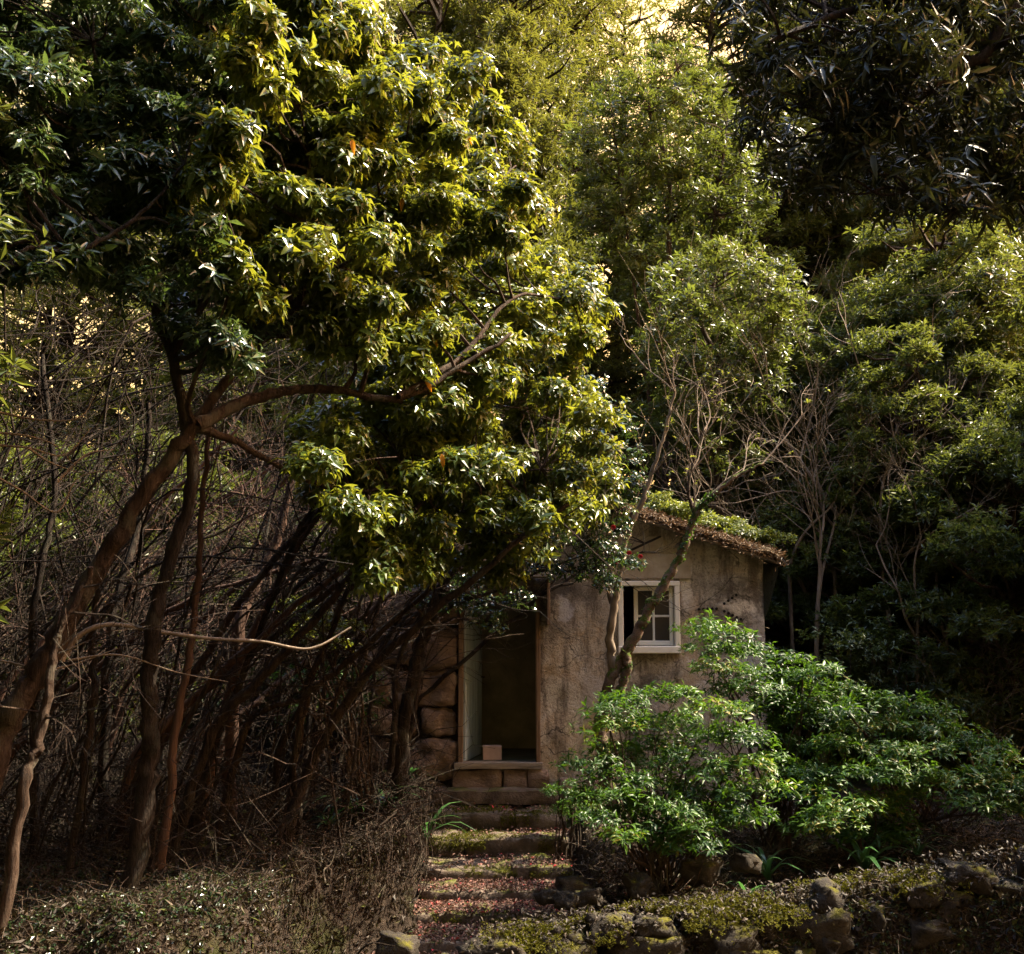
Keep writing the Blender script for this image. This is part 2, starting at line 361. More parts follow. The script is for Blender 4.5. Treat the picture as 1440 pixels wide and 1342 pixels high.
def branching(mb, start, d, L, r, rng, depth, sides=6, spread=.6, up=.25, mat=0, k=3, tips=None, minr=.002, nchild=3):
    """recursive branches; the ends of the last ones go to tips"""
    d = norm(d); pts = [np.asarray(start, float)]; cur = d.copy()
    for i in range(k+1):
        cur = norm(cur+rng.normal(0, .16, 3)+np.array((0, 0, up*.22))); pts.append(pts[-1]+cur*L/(k+1))
    path = catmull(pts, 3 if depth > 0 else 2)
    tube(mb, path, r, max(r*.5, minr), sides, mat)
    if depth == 0:
        if tips is not None: tips.append((path[-1], cur))
        return
    for c in range(nchild):
        f = rng.uniform(.35, 1.0) if c < nchild-1 else 1.0
        p = path[int(f*(len(path)-1))]; ax = norm(np.cross(cur, rng.normal(0, 1, 3)))
        nd_ = norm(cur+ax*rng.uniform(.4, 1.2)*spread*1.4+np.array((0, 0, up)))
        branching(mb, p, nd_, L*rng.uniform(.5, .8), max(r*.5*(1.1-f*.3), minr), rng, depth-1, max(3, sides-1), spread, up, mat, max(2, k-1), tips, minr, nchild)

def leaves(mb, pos, d, n, L, Wd, tint, mat=0, fine=True, droop=.18):
    """leaf blades: base, two shoulders, midrib, tip; folded along the midrib"""
    d = norm(d); sd = norm(np.cross(d, n)); n = np.cross(sd, d); L = np.asarray(L)[:, None]; Wd = np.asarray(Wd)[:, None]
    N = len(pos); base = pos; tip = pos+d*L-n*L*droop
    m_ = pos+d*L*.5+n*L*.02; l_ = pos+d*L*.48+sd*Wd*.5+n*Wd*.22; r_ = pos+d*L*.48-sd*Wd*.5+n*Wd*.22
    if fine:
        V = np.stack([base, l_, m_, r_, tip], 1).reshape(-1, 3); I = np.arange(N)[:, None]*5
        F = np.concatenate([I+np.array([[0, 2, 4, 1]]), I+np.array([[0, 3, 4, 2]])]); k = 5
    else:
        V = np.stack([base, l_, tip, r_], 1).reshape(-1, 3); I = np.arange(N)[:, None]*4
        F = np.concatenate([I+np.array([[0, 2, 1]]), I+np.array([[0, 3, 2]])]); k = 4
    mb.add(V, F, mat, np.repeat(np.clip(tint, 0, 1), k))

def whorls(tips, axes, rng, k, L, Wr, el=(0.1, 0.9), tint0=.5, stagger=1.0):
    """k leaves round every twig tip; returns pos, dir, normal, length, width, tint"""
    N = len(tips); axes = norm(axes)
    e1 = norm(np.cross(axes, rng.normal(0, 1, (N, 3)))); e2 = np.cross(axes, e1)
    ph = (np.arange(k)[None]*2.39996+rng.uniform(0, 6.28, (N, 1))+rng.normal(0, .2, (N, k)))[..., None]
    e = rng.uniform(el[0], el[1], (N, k))[..., None]
    rad = np.cos(ph)*e1[:, None]+np.sin(ph)*e2[:, None]
    d = rad*np.cos(e)+axes[:, None]*np.sin(e); nrm = axes[:, None]*np.cos(e)-rad*np.sin(e)
    d = d+np.array((0, 0, -.22)); nrm = nrm+rng.normal(0, .35, (N, k, 3)); d = d+rng.normal(0, .16, (N, k, 3))
    LL = L*rng.uniform(.7, 1.2, (N, 1))*rng.uniform(.55, 1.15, (N, k)); pos = tips[:, None]-axes[:, None]*(rng.random((N, k))[..., None]*L*stagger)
    tt = (tint0 if np.ndim(tint0) == 0 else np.asarray(tint0)[:, None])+rng.normal(0, .15, (N, k))
    f = lambda a: a.reshape(-1, 3)
    return f(pos), f(d), f(nrm), LL.ravel(), (LL*Wr).ravel(), np.broadcast_to(tt, (N, k)).ravel()

def clump_tips(cl, rng, per, upb=.6, lo=-.35, inner=.35):
    """twig tips over the domes of leaf clumps; cl rows are x y z rx ry rz tint"""
    cl = np.asarray(cl); out = []; ax = []; tn = []; ci = []
    n = len(cl)*per; c = np.repeat(cl, per, axis=0)
    v = rng.normal(0, 1, (n, 3)); v = norm(v)
    bad = v[:, 2] < lo; v[bad, 2] *= -1
    rad = 1-inner*rng.random(n)**1.6
    pos = c[:, :3]+v*c[:, 3:6]*rad[:, None]*(1+.25*rng.normal(0, 1, (n, 1))*.5)
    axv = norm(v*.8+np.array((0, 0, upb))+rng.normal(0, .25, (n, 3)))
    return pos, axv, c[:, 6], c[:, :3]

def poly_fill(poly, rng, n, mind):
    """dart throwing inside a pixel polygon"""
    poly = np.array(poly, float); lo = poly.min(0); hi = poly.max(0); pts = []
    def inside(p):
        x, y = p; c = False; j = len(poly)-1
        for i in range(len(poly)):
            if (poly[i, 1] > y) != (poly[j, 1] > y) and x < (poly[j, 0]-poly[i, 0])*(y-poly[i, 1])/(poly[j, 1]-poly[i, 1])+poly[i, 0]: c = not c
            j = i
        return c
    for _ in range(n*40):
        p = lo+(hi-lo)*rng.random(2)
        if not inside(p): continue
        if pts and min((q[0]-p[0])**2+(q[1]-p[1])**2 for q in pts) < mind*mind: continue
        pts.append(p)
        if len(pts) >= n: break
    return pts

def blade_mesh(name, mat, L=1.0, Wd=.3, tint=.5, droop=.2, rows=5, point=1.0):
    """one detailed leaf: two rows of faces each side of the midrib; a unit long"""
    mb = MB(); V = []; F = []
    for i in range(rows+1):
        u = i/rows; w = Wd*.5*math.sin(PI*min(u*.96+.04, 1)**(.8*point))**.8 if 0 < i < rows else .012
        z = -droop*u*u
        V += [(w, u*L, z+w*.35), (0, u*L, z), (-w, u*L, z+w*.35)]
    for i in range(rows):
        a = i*3; F += [[a, a+1, a+4, a+3], [a+1, a+2, a+5, a+4]]
    mb.add(V, F, 0, tint); return mb.mesh(name, mat, smooth=True)

def place_leaf(me, parent, pos, d, n, L, name='leaf'):
    d = Vector(d).normalized(); n = Vector(n); s_ = d.cross(n).normalized(); n = s_.cross(d)
    o = link(name, me, parent)
    from mathutils import Matrix
    o.matrix_world = Matrix(((s_.x*L, d.x*L, n.x*L, pos[0]), (s_.y*L, d.y*L, n.y*L, pos[1]), (s_.z*L, d.z*L, n.z*L, pos[2]), (0, 0, 0, 1)))
    return o

def leafy(root, tips, axes, tt, rng, k, L, Wr, mat, blades, nsingle=0, el=(.1, .9), fine=True, score=None, droop=.18, orange=0):
    """the foliage of one plant: the leaves that show largest as parts, the rest as one part"""
    pos, d, n, LL, WW, ti = whorls(tips, axes, rng, k, L, Wr, el, tt)
    n = norm(n)
    idx = np.arange(len(pos)); single = np.array([], int)
    if nsingle:
        px = 720+FPX*pos[:, 0]/pos[:, 1]; pz = 870-FPX*(pos[:, 2]-CAMZ)/pos[:, 1]
        vis = (px > 5) & (px < 1435) & (pz > 5) & (pz < 1335)
        cell = {}                                   # the nearest leaf to the camera in every small patch of the view
        for i in np.argsort(pos[:, 1]):
            if not vis[i]: continue
            key = (int(px[i]//13), int(pz[i]//13))
            if key not in cell: cell[key] = i
        cand = np.array(list(cell.values()))
        if len(cand):
            sc_ = LL[cand]/pos[cand, 1]*(.7+.6*rng.random(len(cand)))
            single = cand[np.argsort(-sc_)[:nsingle-orange]]
    rest = np.setdiff1d(idx, single)
    mb = MB(); leaves(mb, pos[rest], d[rest], n[rest], LL[rest], WW[rest], ti[rest], 0, fine, droop)
    mb.build('foliage', mat, root, kind='stuff')
    for j, i in enumerate(single):
        place_leaf(blades[int(ti[i]*.999*len(blades)) if 0 <= ti[i] < 1 else (0 if ti[i] < 0 else -1)], root, pos[i], d[i], n[i], LL[i])
    return pos, d, n, LL

# ------------------------------------------------------------------ setting: ground
ST_X0, ST_X1 = -.86, .58
STEPS = [(12.15, -.43), (11.70, -.60), (11.15, -.77), (10.72, -.89), (10.28, -.98), (9.70, -1.07), (9.18, -1.145)]     # front edge y, top z
def wob(x, y, s=1.0): return (np.sin(x*1.3*s+y*.7*s)*.5+np.sin(x*2.9*s-y*2.1*s+1)*.3+np.sin(x*6.1*s+y*5.3*s+2)*.2)
def H(x, y):
    x = np.asarray(x, float); y = np.asarray(y, float)
    front = np.maximum(-.15-.235*np.maximum(y, -2), -1.75)
    back = -.30+0*x
    zL = -.22-.16*sm(12.5, 9.5, y)+.06*wob(x, y)-.10*sm(-1.5, -5, x)
    eL = 7.2+1.5*sm(-2.6, -1.0, x)+.18*wob(x*1.5, 0)
    L = front+(zL-front)*sm(eL-.55, eL+.45, y)
    zR9 = np.clip(-.90+.10*(x-.6), -.90, -.45)
    zR = zR9+(-.36-zR9)*sm(9.6, 12.3, y)+.04*wob(x, y)
    eR = 9.02+.03*x+.05*wob(x*2, 0)
    R = front+(zR-front)*sm(eR-.5, eR+.05, y)
    st = np.interp(y, [9.2, 9.7, 10.28, 10.72, 11.15, 11.7, 12.15, 12.6], [-1.3, -1.22, -1.12, -1.04, -.94, -.78, -.62, -.5])
    stf = front+(st-front)*sm(8.9, 9.25, y)
    xw = x+.07*wob(y*2.3, 0)+.03*wob(0*y, y*9); sx0 = ST_X0-.75*sm(10.1, 9.1, y); wl = sm(sx0-.16, sx0+.02, xw); wr = sm(ST_X1-.02, ST_X1+.2, x)
    z = L*(1-wl)+stf*wl*(1-wr)+R*wr
    far = sm(12.4, 13.2, y); z = z*(1-far)+back*far
    far2 = sm(17, 40, y); z = z+far2*.4*wob(x*.2, y*.2)
    return z
xs = np.unique(np.concatenate([np.linspace(-400, -30, 14), np.linspace(-30, -7, 24), np.arange(-7, 7, .07), np.linspace(7, 30, 24), np.linspace(30, 400, 14)]))
ys = np.unique(np.concatenate([np.linspace(-60, 0, 12), np.linspace(0, 7.4, 16), np.arange(7.4, 14, .07), np.linspace(14, 40, 30), np.linspace(40, 600, 16)]))
X, Y = np.meshgrid(xs, ys, indexing='ij'); Z = H(X, Y)
rs = np.random.default_rng(5)
near = ((X > -7) & (X < 7) & (Y > 7.4) & (Y < 12.5))
Z = Z+near*rs.normal(0, .012, Z.shape)
g = MB(); I = np.arange(X.size).reshape(X.shape)
g.add(np.stack([X, Y, Z], -1), np.stack([I[:-1, :-1], I[1:, :-1], I[1:, 1:], I[:-1, 1:]], -1).reshape(-1, 4))
g.build('ground', M['soil'], None, True, kind='structure')

# ------------------------------------------------------------------ the cottage
HY = 12.9; HX0, HX1 = -1.75, 2.84; HB = -.55; EAVE = 2.25; RX = .62; RZ = 2.95; DEPTH = 4.2
house = thing('stone_cottage', 'small derelict plastered cottage with an open doorway and one white window', 'cottage', (0, HY, 0))
def roofz(x): return np.where(x > RX, RZ+(EAVE-RZ)*(x-RX)/(HX1-RX), RZ+(EAVE-RZ)*(RX-x)/(RX-HX0))
DX0, DX1, DZ1 = -.60, .31, 1.86         # door opening
WX0, WX1, WZ0, WZ1 = 1.20, 1.875, 1.22, 1.98     # window opening
def wall_front(mb, x0, x1, step=.05):
    cols = np.unique(np.round(np.concatenate([np.arange(x0, x1, step), [x0, x1, DX1, WX0, WX1]]), 4)); cols = cols[(cols >= x0) & (cols <= x1)]
    for a, b_ in zip(cols[:-1], cols[1:]):
        cx = (a+b_)/2; top = None
        spans = [(HB, None)]
        if cx < DX1: spans = [(DZ1, None)]
        elif WX0 < cx < WX1: spans = [(HB, WZ0), (WZ1, None)]
        for s0, s1 in spans:
            za, zb = (float(roofz(np.array(a))), float(roofz(np.array(b_)))) if s1 is None else (s1, s1)
            n_ = max(2, int((za-s0)/step)); u = np.linspace(0, 1, n_+1)
            col = []
            for xx, zt in ((a, za), (b_, zb)):
                zz = s0+(zt-s0)*u
                off = [mnoise.fractal(Vector((xx*2.2, 0, q*2.2)), .9, 2, 5)*.022 for q in zz]
                edge = 1.0
                col.append(np.stack([np.full_like(zz, xx), HY+np.array(off)*edge, zz], 1))
            V = np.concatenate(col); i = np.arange(n_)
            mb.add(V, np.stack([i, i+n_+1, i+n_+2, i+1], 1))
w = MB(); wall_front(w, DX0, HX1)
wf = w.build('wall', M['plaster'], house, True)
# weld the strips so the shading is smooth
import bmesh
bm = bmesh.new(); bm.from_mesh(wf.data); bmesh.ops.remove_doubles(bm, verts=bm.verts, dist=.0005); bm.to_mesh(wf.data); bm.free()
w = MB()     # side walls, back, inner skin
T = .30
box(w, HX1-T, HX1-.004, HY+.03, HY+DEPTH, HB, EAVE-.02)
box(w, HX0+.004, HX0+T, HY+.05, HY+DEPTH, HB, EAVE-.02)
box(w, HX0+T+.002, HX1-T-.002, HY+DEPTH-T, HY+DEPTH-.01, HB, EAVE-.02)
w.build('side_wall', M['plaster'], house)
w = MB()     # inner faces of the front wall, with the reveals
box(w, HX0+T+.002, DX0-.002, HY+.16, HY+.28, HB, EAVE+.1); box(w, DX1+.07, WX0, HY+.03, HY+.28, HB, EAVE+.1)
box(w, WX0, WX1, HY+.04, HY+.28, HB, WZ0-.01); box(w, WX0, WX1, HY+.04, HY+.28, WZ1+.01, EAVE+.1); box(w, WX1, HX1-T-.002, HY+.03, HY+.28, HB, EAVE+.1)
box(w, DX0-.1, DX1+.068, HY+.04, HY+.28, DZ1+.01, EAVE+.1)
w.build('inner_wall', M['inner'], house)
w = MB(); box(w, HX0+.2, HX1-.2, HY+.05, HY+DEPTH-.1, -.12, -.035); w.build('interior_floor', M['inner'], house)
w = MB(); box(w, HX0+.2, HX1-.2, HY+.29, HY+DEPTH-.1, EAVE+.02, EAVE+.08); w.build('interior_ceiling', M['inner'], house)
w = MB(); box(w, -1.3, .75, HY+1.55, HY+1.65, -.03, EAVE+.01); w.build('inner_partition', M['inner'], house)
# big rubble blocks left of the door
rb = random.Random(3); z = HB; ci = 0
while z < 2.75:
    hgt = rb.choice([.34, .42, .47]); x = HX0; edge = ci % 2
    cuts = [HX0, HX0+(.42 if edge else .72), DX0-.004]
    for a, b_ in zip(cuts[:-1], cuts[1:]):
        if z > float(roofz(np.array((a+b_)/2)))-.15: continue
        zt = min(z+hgt-.02, float(roofz(np.array(min(a, b_)+.05)))-.03)
        if zt-z < .08: continue
        w = MB(); rough_block(w, a+.008, b_-.008, HY-.02-rb.random()*.03, HY+.26, z, zt, .07, .045, .08, rb.random()*50, 4)
        w.build('stone_block', M['block'], house, True)
    z += hgt; ci += 1
w = MB(); box(w, HX0+.02, DX0-.006, HY+.06, HY+.15, HB, EAVE); w.build('mortar', M['soil'], house)
# stones under the door sill, lintel slab over the window, quoin crack line
for a, b_ in ((-.66, -.12), (-.105, .17), (.185, .42)):
    w = MB(); rough_block(w, a, b_, HY-.05, HY+.10, -.30, -.075, .035, .04, .03, a*9); w.build('sill_stone', M['block'], house, True)
for (a, b_, z0, z1, yy) in ((.98, 2.02, 2.02, 2.30, .028), (1.02, 1.72, 2.315, 2.50, .022)):
    w = MB(); rough_block(w, a, b_, HY-yy, HY+.1, z0, z1, .012, .07, .015, a*5); w.build('lintel_slab', M['slab'], house, True)
w = MB(); rough_block(w, -.86, .50, 12.58, 12.90, -.42, -.27, .02, .06, .025, 7); w.build('door_ledge', M['stone'], house, True)
w = MB(); rough_block(w, .52, .95, 12.70, 12.92, -.52, -.16, .05, .06, .06, 17); w.build('footing_stone', M['block'], house, True)
# door
df = MB(); bevel(df, DX0, DX0+.055, HY-.045, HY+.10, -.02, DZ1-.06); bevel(df, DX1-.045, DX1+.006, HY-.045, HY+.10, -.02, DZ1-.06); bevel(df, DX0, DX1+.006, HY-.047, HY+.10, DZ1-.06, DZ1+.01)
dfo = df.build('door_frame', M['wood'], house)
w = MB(); rough_block(w, DX0-.04, DX1+.03, HY-.085, HY+.14, -.075, -.004, .006, .05, .012, 3); w.build('threshold', M['wood_grey'], house, True)
dl = MB(); ang = math.radians(79); 
for i in range(6):
    bevel(dl, .142*i, .142*i+.138, -.018, .018, 0, 1.78, .005)
for z0 in (.2, 1.45): bevel(dl, .02, .83, .019, .045, z0, z0+.12, .005)
door = dl.build('door', M['door'], house); door.location = (DX0+.062, .125, -.02); door.rotation_euler = (0, 0, ang)
hd = MB(); tube(hd, [(.78, -.02, .9), (.78, -.06, .9), (.70, -.065, .9)], .009, .009, 6); hd.build('handle', M['dark'], door)
# a plank standing inside, the pale card box just behind the sill
# canopy over the door
cn = MB()
bevel(cn, .385, .42, -.30, 0.0, 1.50, 2.02, .006); c1 = cn.build('canopy_board', M['wood'], house)
cn = MB(); bevel(cn, -.86, -.825, -.30, 0.0, 1.50, 2.02, .006); cn.build('canopy_board', M['wood'], house)
cn = MB(); bevel(cn, -.90, .46, -.38, -.012, 2.025, 2.07, .006); cn.build('canopy_top', M['wood_grey'], house)
# window: casing, casement sash hung at the right and standing ajar, muntins, panes
fr = MB(); yy = -.055
bevel(fr, WX0-.01, WX0+.05, yy, .10, WZ0, WZ1); bevel(fr, WX1-.05, WX1+.01, yy, .10, WZ0, WZ1)
bevel(fr, WX0-.012, WX1+.012, yy-.003, .10, WZ1-.045, WZ1+.012); bevel(fr, WX0-.014, WX1+.014, yy-.02, .10, WZ0-.035, WZ0+.045)
fo = fr.build('window', M['white'], house)
sw, sh = .445, WZ1-WZ0-.10
sh_ = MB()
bevel(sh_, -.045, 0, -.02, .02, 0, sh); bevel(sh_, -sw, -sw+.045, -.02, .02, 0, sh); bevel(sh_, -sw+.045, -.045, -.019, .019, 0, .055); bevel(sh_, -sw+.045, -.045, -.019, .019, sh-.045, sh)
bevel(sh_, -sw/2-.012, -sw/2+.012, -.017, .017, .055, sh-.045, .004); bevel(sh_, -sw+.045, -.045, -.014, .014, sh/2-.012, sh/2+.012, .004)
sash = sh_.build('sash', M['white'], fo); sash.location = (WX1-.055, .03, WZ0+.05); sash.rotation_euler = (0, 0, math.radians(-14))
for i in range(2):
    for j in range(2):
        g_ = MB(); x0 = -sw+.045 if i == 0 else -sw/2+.012; x1 = -sw/2-.012 if i == 0 else -.045; z0 = .055 if j == 0 else sh/2+.014; z1 = sh/2-.014 if j == 0 else sh-.045
        box(g_, x0+.001, x1-.001, .0, .004, z0+.001, z1-.001)
        po = g_.build('pane', M['glass'], fo); po.location = sash.location; po.rotation_euler = sash.rotation_euler
# dots of the arrow on the wall
dots = [(983+6.2*i, 857-.2*i) for i in range(5)]+[(1013+5.6*i, 853-4.0*i) for i in range(1, 5)]+[(1013+5.8*i, 857+2.8*i) for i in range(1, 6)]
dm = MB(); a8 = np.arange(10)/10*2*PI
ring = lambda r, y: np.stack([np.cos(a8)*r, np.full(10, y), np.sin(a8)*r], 1)
dm.add(np.concatenate([ring(.017, 0), ring(.014, -.010), [[0, -.011, 0]]]), [[i, (i+1) % 10, (i+1) % 10+10, i+10] for i in range(10)]+[[i+10, (i+1) % 10+10, 20] for i in range(10)])
dme = dm.mesh('dot', M['dark'])
for px, py in dots:
    p = P(px, py, HY-.015); o = link('dot', dme, house); o.location = (p[0], -.012, p[2])
for o in house.children:                                   # shells above were written in world y: bring them under the root
    if o.name.split('.')[0] in ('door', 'canopy_board', 'canopy_top', 'window', 'dot'): continue
    o.location.y -= HY
# roof
rl = MB()
def slope(mb, x0, x1, y0, y1, th, lift=0, seed=1.0, res=.09, amp=.02, lo=-.02):
    nx = max(2, int((x1-x0)/res)); ny = int((y1-y0)/(res*1.5)); u = np.linspace(x0, x1, nx+1); v = np.linspace(y0, y1, ny+1)
    U, Vv = np.meshgrid(u, v, indexing='ij')
    base = np.where(U > RX, RZ+(EAVE-RZ)*(U-RX)/(HX1-RX), RZ+(EAVE-RZ)*(RX-U)/(RX-HX0))
    n1 = np.array([mnoise.fractal(Vector((a*3+seed, b*3, 0)), .9, 2, 4) for a, b in zip(U.ravel(), Vv.ravel())]).reshape(U.shape)
    edge = np.minimum(np.minimum(U-x0, x1-U), np.minimum(Vv-y0, y1-Vv)); e = np.clip(edge/.12, 0, 1)**.5
    top = base+lift+th*e*(1+.5*n1)+n1*amp; bot = base+lift+lo+0*U
    for Zs, flip in ((top, False), (bot, True)):
        I = np.arange(U.size).reshape(U.shape); F = np.stack([I[:-1, :-1], I[1:, :-1], I[1:, 1:], I[:-1, 1:]], -1).reshape(-1, 4)
        if flip: F = F[:, ::-1]
        yj = Vv-(n1*.05 if not flip else 0)
        mb.add(np.stack([U, yj, Zs], -1), F)
    for (sl) in ((slice(None), 0), (slice(None), -1), (0, slice(None)), (-1, slice(None))):
        a = np.stack([U[sl], (Vv-n1*.05)[sl], top[sl]], -1); b = np.stack([U[sl], Vv[sl], bot[sl]], -1); k = len(a); i = np.arange(k-1)
        mb.add(np.concatenate([a, b]), np.stack([i, i+1, i+k+1, i+k], 1))
slope(rl, RX, HX1+.17, HY-.14, HY+DEPTH+.1, .05, 0, 1, amp=.0)
r_ = rl.build('roof', M['wood_grey'], house); r_.location.y -= HY
rl = MB(); slope(rl, HX0-.15, RX-.002, HY-.14, HY+DEPTH+.1, .05, 0, 1, amp=.0); r2 = rl.build('roof', M['wood_grey'], house); r2.location.y -= HY
rl = MB(); slope(rl, RX-.3, HX1+.2, HY-.20, HY+DEPTH+.1, .055, .055, 4, .06, .035, 0); r3 = rl.build('roof_litter', M['roofmat'], house); r3.location.y -= HY; 
for p_ in r3.data.polygons: p_.use_smooth = True
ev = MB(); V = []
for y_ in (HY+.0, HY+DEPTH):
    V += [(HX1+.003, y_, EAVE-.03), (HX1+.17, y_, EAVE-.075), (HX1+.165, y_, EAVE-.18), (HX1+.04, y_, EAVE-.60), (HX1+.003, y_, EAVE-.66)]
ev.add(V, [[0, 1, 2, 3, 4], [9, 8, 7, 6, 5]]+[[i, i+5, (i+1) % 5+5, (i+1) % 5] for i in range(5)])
e_ = ev.build('eave_wedge', M['eave'], house); e_.location.y -= HY  # near black wedge hung under the right eave

bx = MB(); bevel(bx, -.105, .105, -.07, .07, 0, .155, .004); b0 = bx.build('card_box', M['pinkbox'], None)
p = P(692, 1062, 13.08); b0.location = (p[0]-.0, 13.10, -.002); b0.rotation_euler = (0, 0, .06)
b0['label'] = 'small pinkish box standing just inside the open doorway'; b0['category'] = 'box'

# ------------------------------------------------------------------ the steps
stairs = thing('stone_steps', 'worn mossy stone steps strewn with fallen leaves leading up to the doorway', 'steps', (0, 10.9, -1.2))
rb = random.Random(8)
for i, (yf, zt) in enumerate(STEPS):
    x0, x1 = ST_X0, ST_X1
    if i == 5: x0 = -1.25
    if i == 6: x0 = -1.62; x1 = -.30
    if i == 4: x0 = -.98; x1 = .62
    cuts = [x0, x0+(x1-x0)*(rb.uniform(.24, .4) if i % 2 else rb.uniform(.58, .74)), x1]
    for a, b_ in zip(cuts[:-1], cuts[1:]):
        dy = rb.uniform(-.035, .035); dz = rb.uniform(-.018, .012)
        w = MB(); rough_block(w, a+.006, b_-.006, yf+dy, yf+.60, zt-.24, zt+dz, .045, .04, .04, rb.random()*90, 4.5)
        o = w.build('step_stone', M['stone'], stairs, True); o.location = (0, -10.9, 1.2)

# ------------------------------------------------------------------ the rubble wall along the foot
wall = thing('mossy_rubble_wall', 'low mossy rubble wall along the foot of the steps and right bank', 'wall', (0, 9.1, -1.3))
wp = [(655, 1318, 8.98), (760, 1303, 9.02), (860, 1287, 9.05), (960, 1275, 9.1), (1060, 1264, 9.15), (1160, 1250, 9.2), (1260, 1232, 9.25), (1360, 1214, 9.3), (1470, 1200, 9.3)]
wpt = catmull([P(*q) for q in wp], 8)
rb = random.Random(21); s_len = np.concatenate([[0], np.cumsum(np.linalg.norm(np.diff(wpt, axis=0), axis=1))])
def along(s): return np.array([np.interp(s, s_len, wpt[:, k]) for k in range(3)])
from mathutils import Matrix
def rock(sx, sy, sz, seed):
    w = MB(); bm = bmesh.new(); bmesh.ops.create_icosphere(bm, subdivisions=3, radius=1)
    V = np.array([v.co[:] for v in bm.verts]); F = np.array([[v.index for v in f.verts] for f in bm.faces]); bm.free()
    V = np.sign(V)*np.abs(V)**.55
    off = np.array([mnoise.fractal(Vector(v*1.3)+Vector((seed, seed*.7, 0)), .9, 2, 4) for v in V])
    V = V*(1+off[:, None]*.42)*np.array((sx, sy, sz)); w.add(V, F); return w
for row in range(3):
    s = rb.uniform(0, .2)
    while s < s_len[-1]:
        ln = rb.choice([.12, .2, .3, .45])*rb.uniform(.8, 1.25); p = along(min(s+ln/2, s_len[-1])); hh = rb.uniform(.06, .13)*(.8+ln)
        z = p[2]-.13-row*.15+rb.uniform(-.06, .05)
        if z > -1.9 and not (s > 2.5 and rb.random() < .55):
            o = rock(ln*.56, rb.uniform(.14, .2), hh, rb.random()*40).build('stone', M['stone_moss'], wall, True)
            o.location = (p[0], p[1]-9.1-row*.06+rb.uniform(-.03, .05), z+1.3); o.rotation_euler = (rb.uniform(-.2, .2), rb.uniform(-.15, .15), rb.uniform(-.3, .3))
        s += ln*rb.uniform(.95, 1.5)
for j, (px, py, y_, sz_) in enumerate([(805, 1248, 9.9, .11), (800, 1268, 9.6, .10), (770, 1262, 9.75, .08), (828, 1262, 9.6, .09), (985, 1225, 9.9, .14), (900, 1245, 9.8, .10), (560, 1330, 9.05, .12), (1050, 1215, 9.9, .10)]):
    o = rock(sz_*1.2, sz_, sz_*.7, j*3.3+1).build('rock', M['stone_moss'], None, True); p = P(px, py, y_); o.location = p; o.rotation_euler = (0, .2, j)
    o['label'] = ['blue grey stone at the right end of the lower steps', 'grey stone beside the bottom step, next to the mossy wall', 'small stone wedged by the bottom right of the steps', 'small dark stone just right of the lowest steps', 'dark stone half buried in the right bank below the bright shrub', 'brown stone on the right bank between steps and shrub', 'stone lying below the bottom step at its left end', 'round stone in the litter below the strap leaved plants'][j]; o['category'] = 'stone'

# ------------------------------------------------------------------ background forest
def forest_tree(kind, seed, h, cr, mat, nclump, per, k, L, Wr):
    """one tall tree: tapering trunk, limbs to every leaf clump, crown of small leaves; built at the origin"""
    rng = np.random.default_rng(seed)
    root = thing('forest_tree', 'tall tree', 'tree')
    tb = MB(); lean = rng.normal(0, .05*h, 2)
    tp = catmull([(0, 0, -.3), (lean[0]*.2, lean[1]*.2, h*.33), (lean[0]*.6, lean[1]*.6, h*.66), (lean[0], lean[1], h*.97)], 5)
    tube(tb, tp, h*.014+.05, .02, 8, 0, .5, .15, rng); tb.build('trunk', M['bark_dark'] if kind != 2 else M['bark'], root, True)
    cl = []; lb = MB()
    for i in range(nclump):
        u = rng.random()
        if kind == 0: z0 = .12; prof = (1-u)**.6*.9+.12                 # cedar: wide low, pointed
        elif kind == 1: z0 = .18; prof = math.sin(PI*min(u*.85+.13, 1))**.7      # round
        elif kind == 3: z0 = .52; prof = math.sin(PI*min(u*.85+.13, 1))**.7
        else: z0 = .04; prof = .9*math.sin(PI*min(u*.8+.18, 1))**.5+.1      # column to the ground
        z = h*(z0+(1.0-z0)*u); rr = cr*prof*math.sqrt(rng.uniform(.12, 1.25)); a = rng.uniform(0, 2*PI)
        f = (z/h); c = np.array((lean[0]*f+math.cos(a)*rr, lean[1]*f+math.sin(a)*rr, z-.12*rr))
        r = cr*rng.uniform(.09, .21)
        cl.append((*c, r*1.15, r*1.15, r*(.5 if kind == 0 else .75), rng.uniform(.2, .8)))
        s0 = np.array([np.interp(max(z-rr*.5, .5), tp[:, 2], tp[:, q]) for q in range(3)])
        tube(lb, curvy(s0, c, rng, .12, 2), .012*cr+.01, .01, 4)
    lb.build('branches', M['bark_dark'] if kind != 2 else M['bark'], root)
    tips, ax, tt, cc = clump_tips(cl, rng, per, .7 if kind != 0 else .2, -.5, .5)
    pos, d, n, LL, WW, ti = whorls(tips, ax, rng, k, L, Wr, (.2, 1.1), tt)
    mb = MB(); leaves(mb, pos, d, n, LL, WW, ti, 0, False, .1); mb.build('crown', mat, root)
    return root
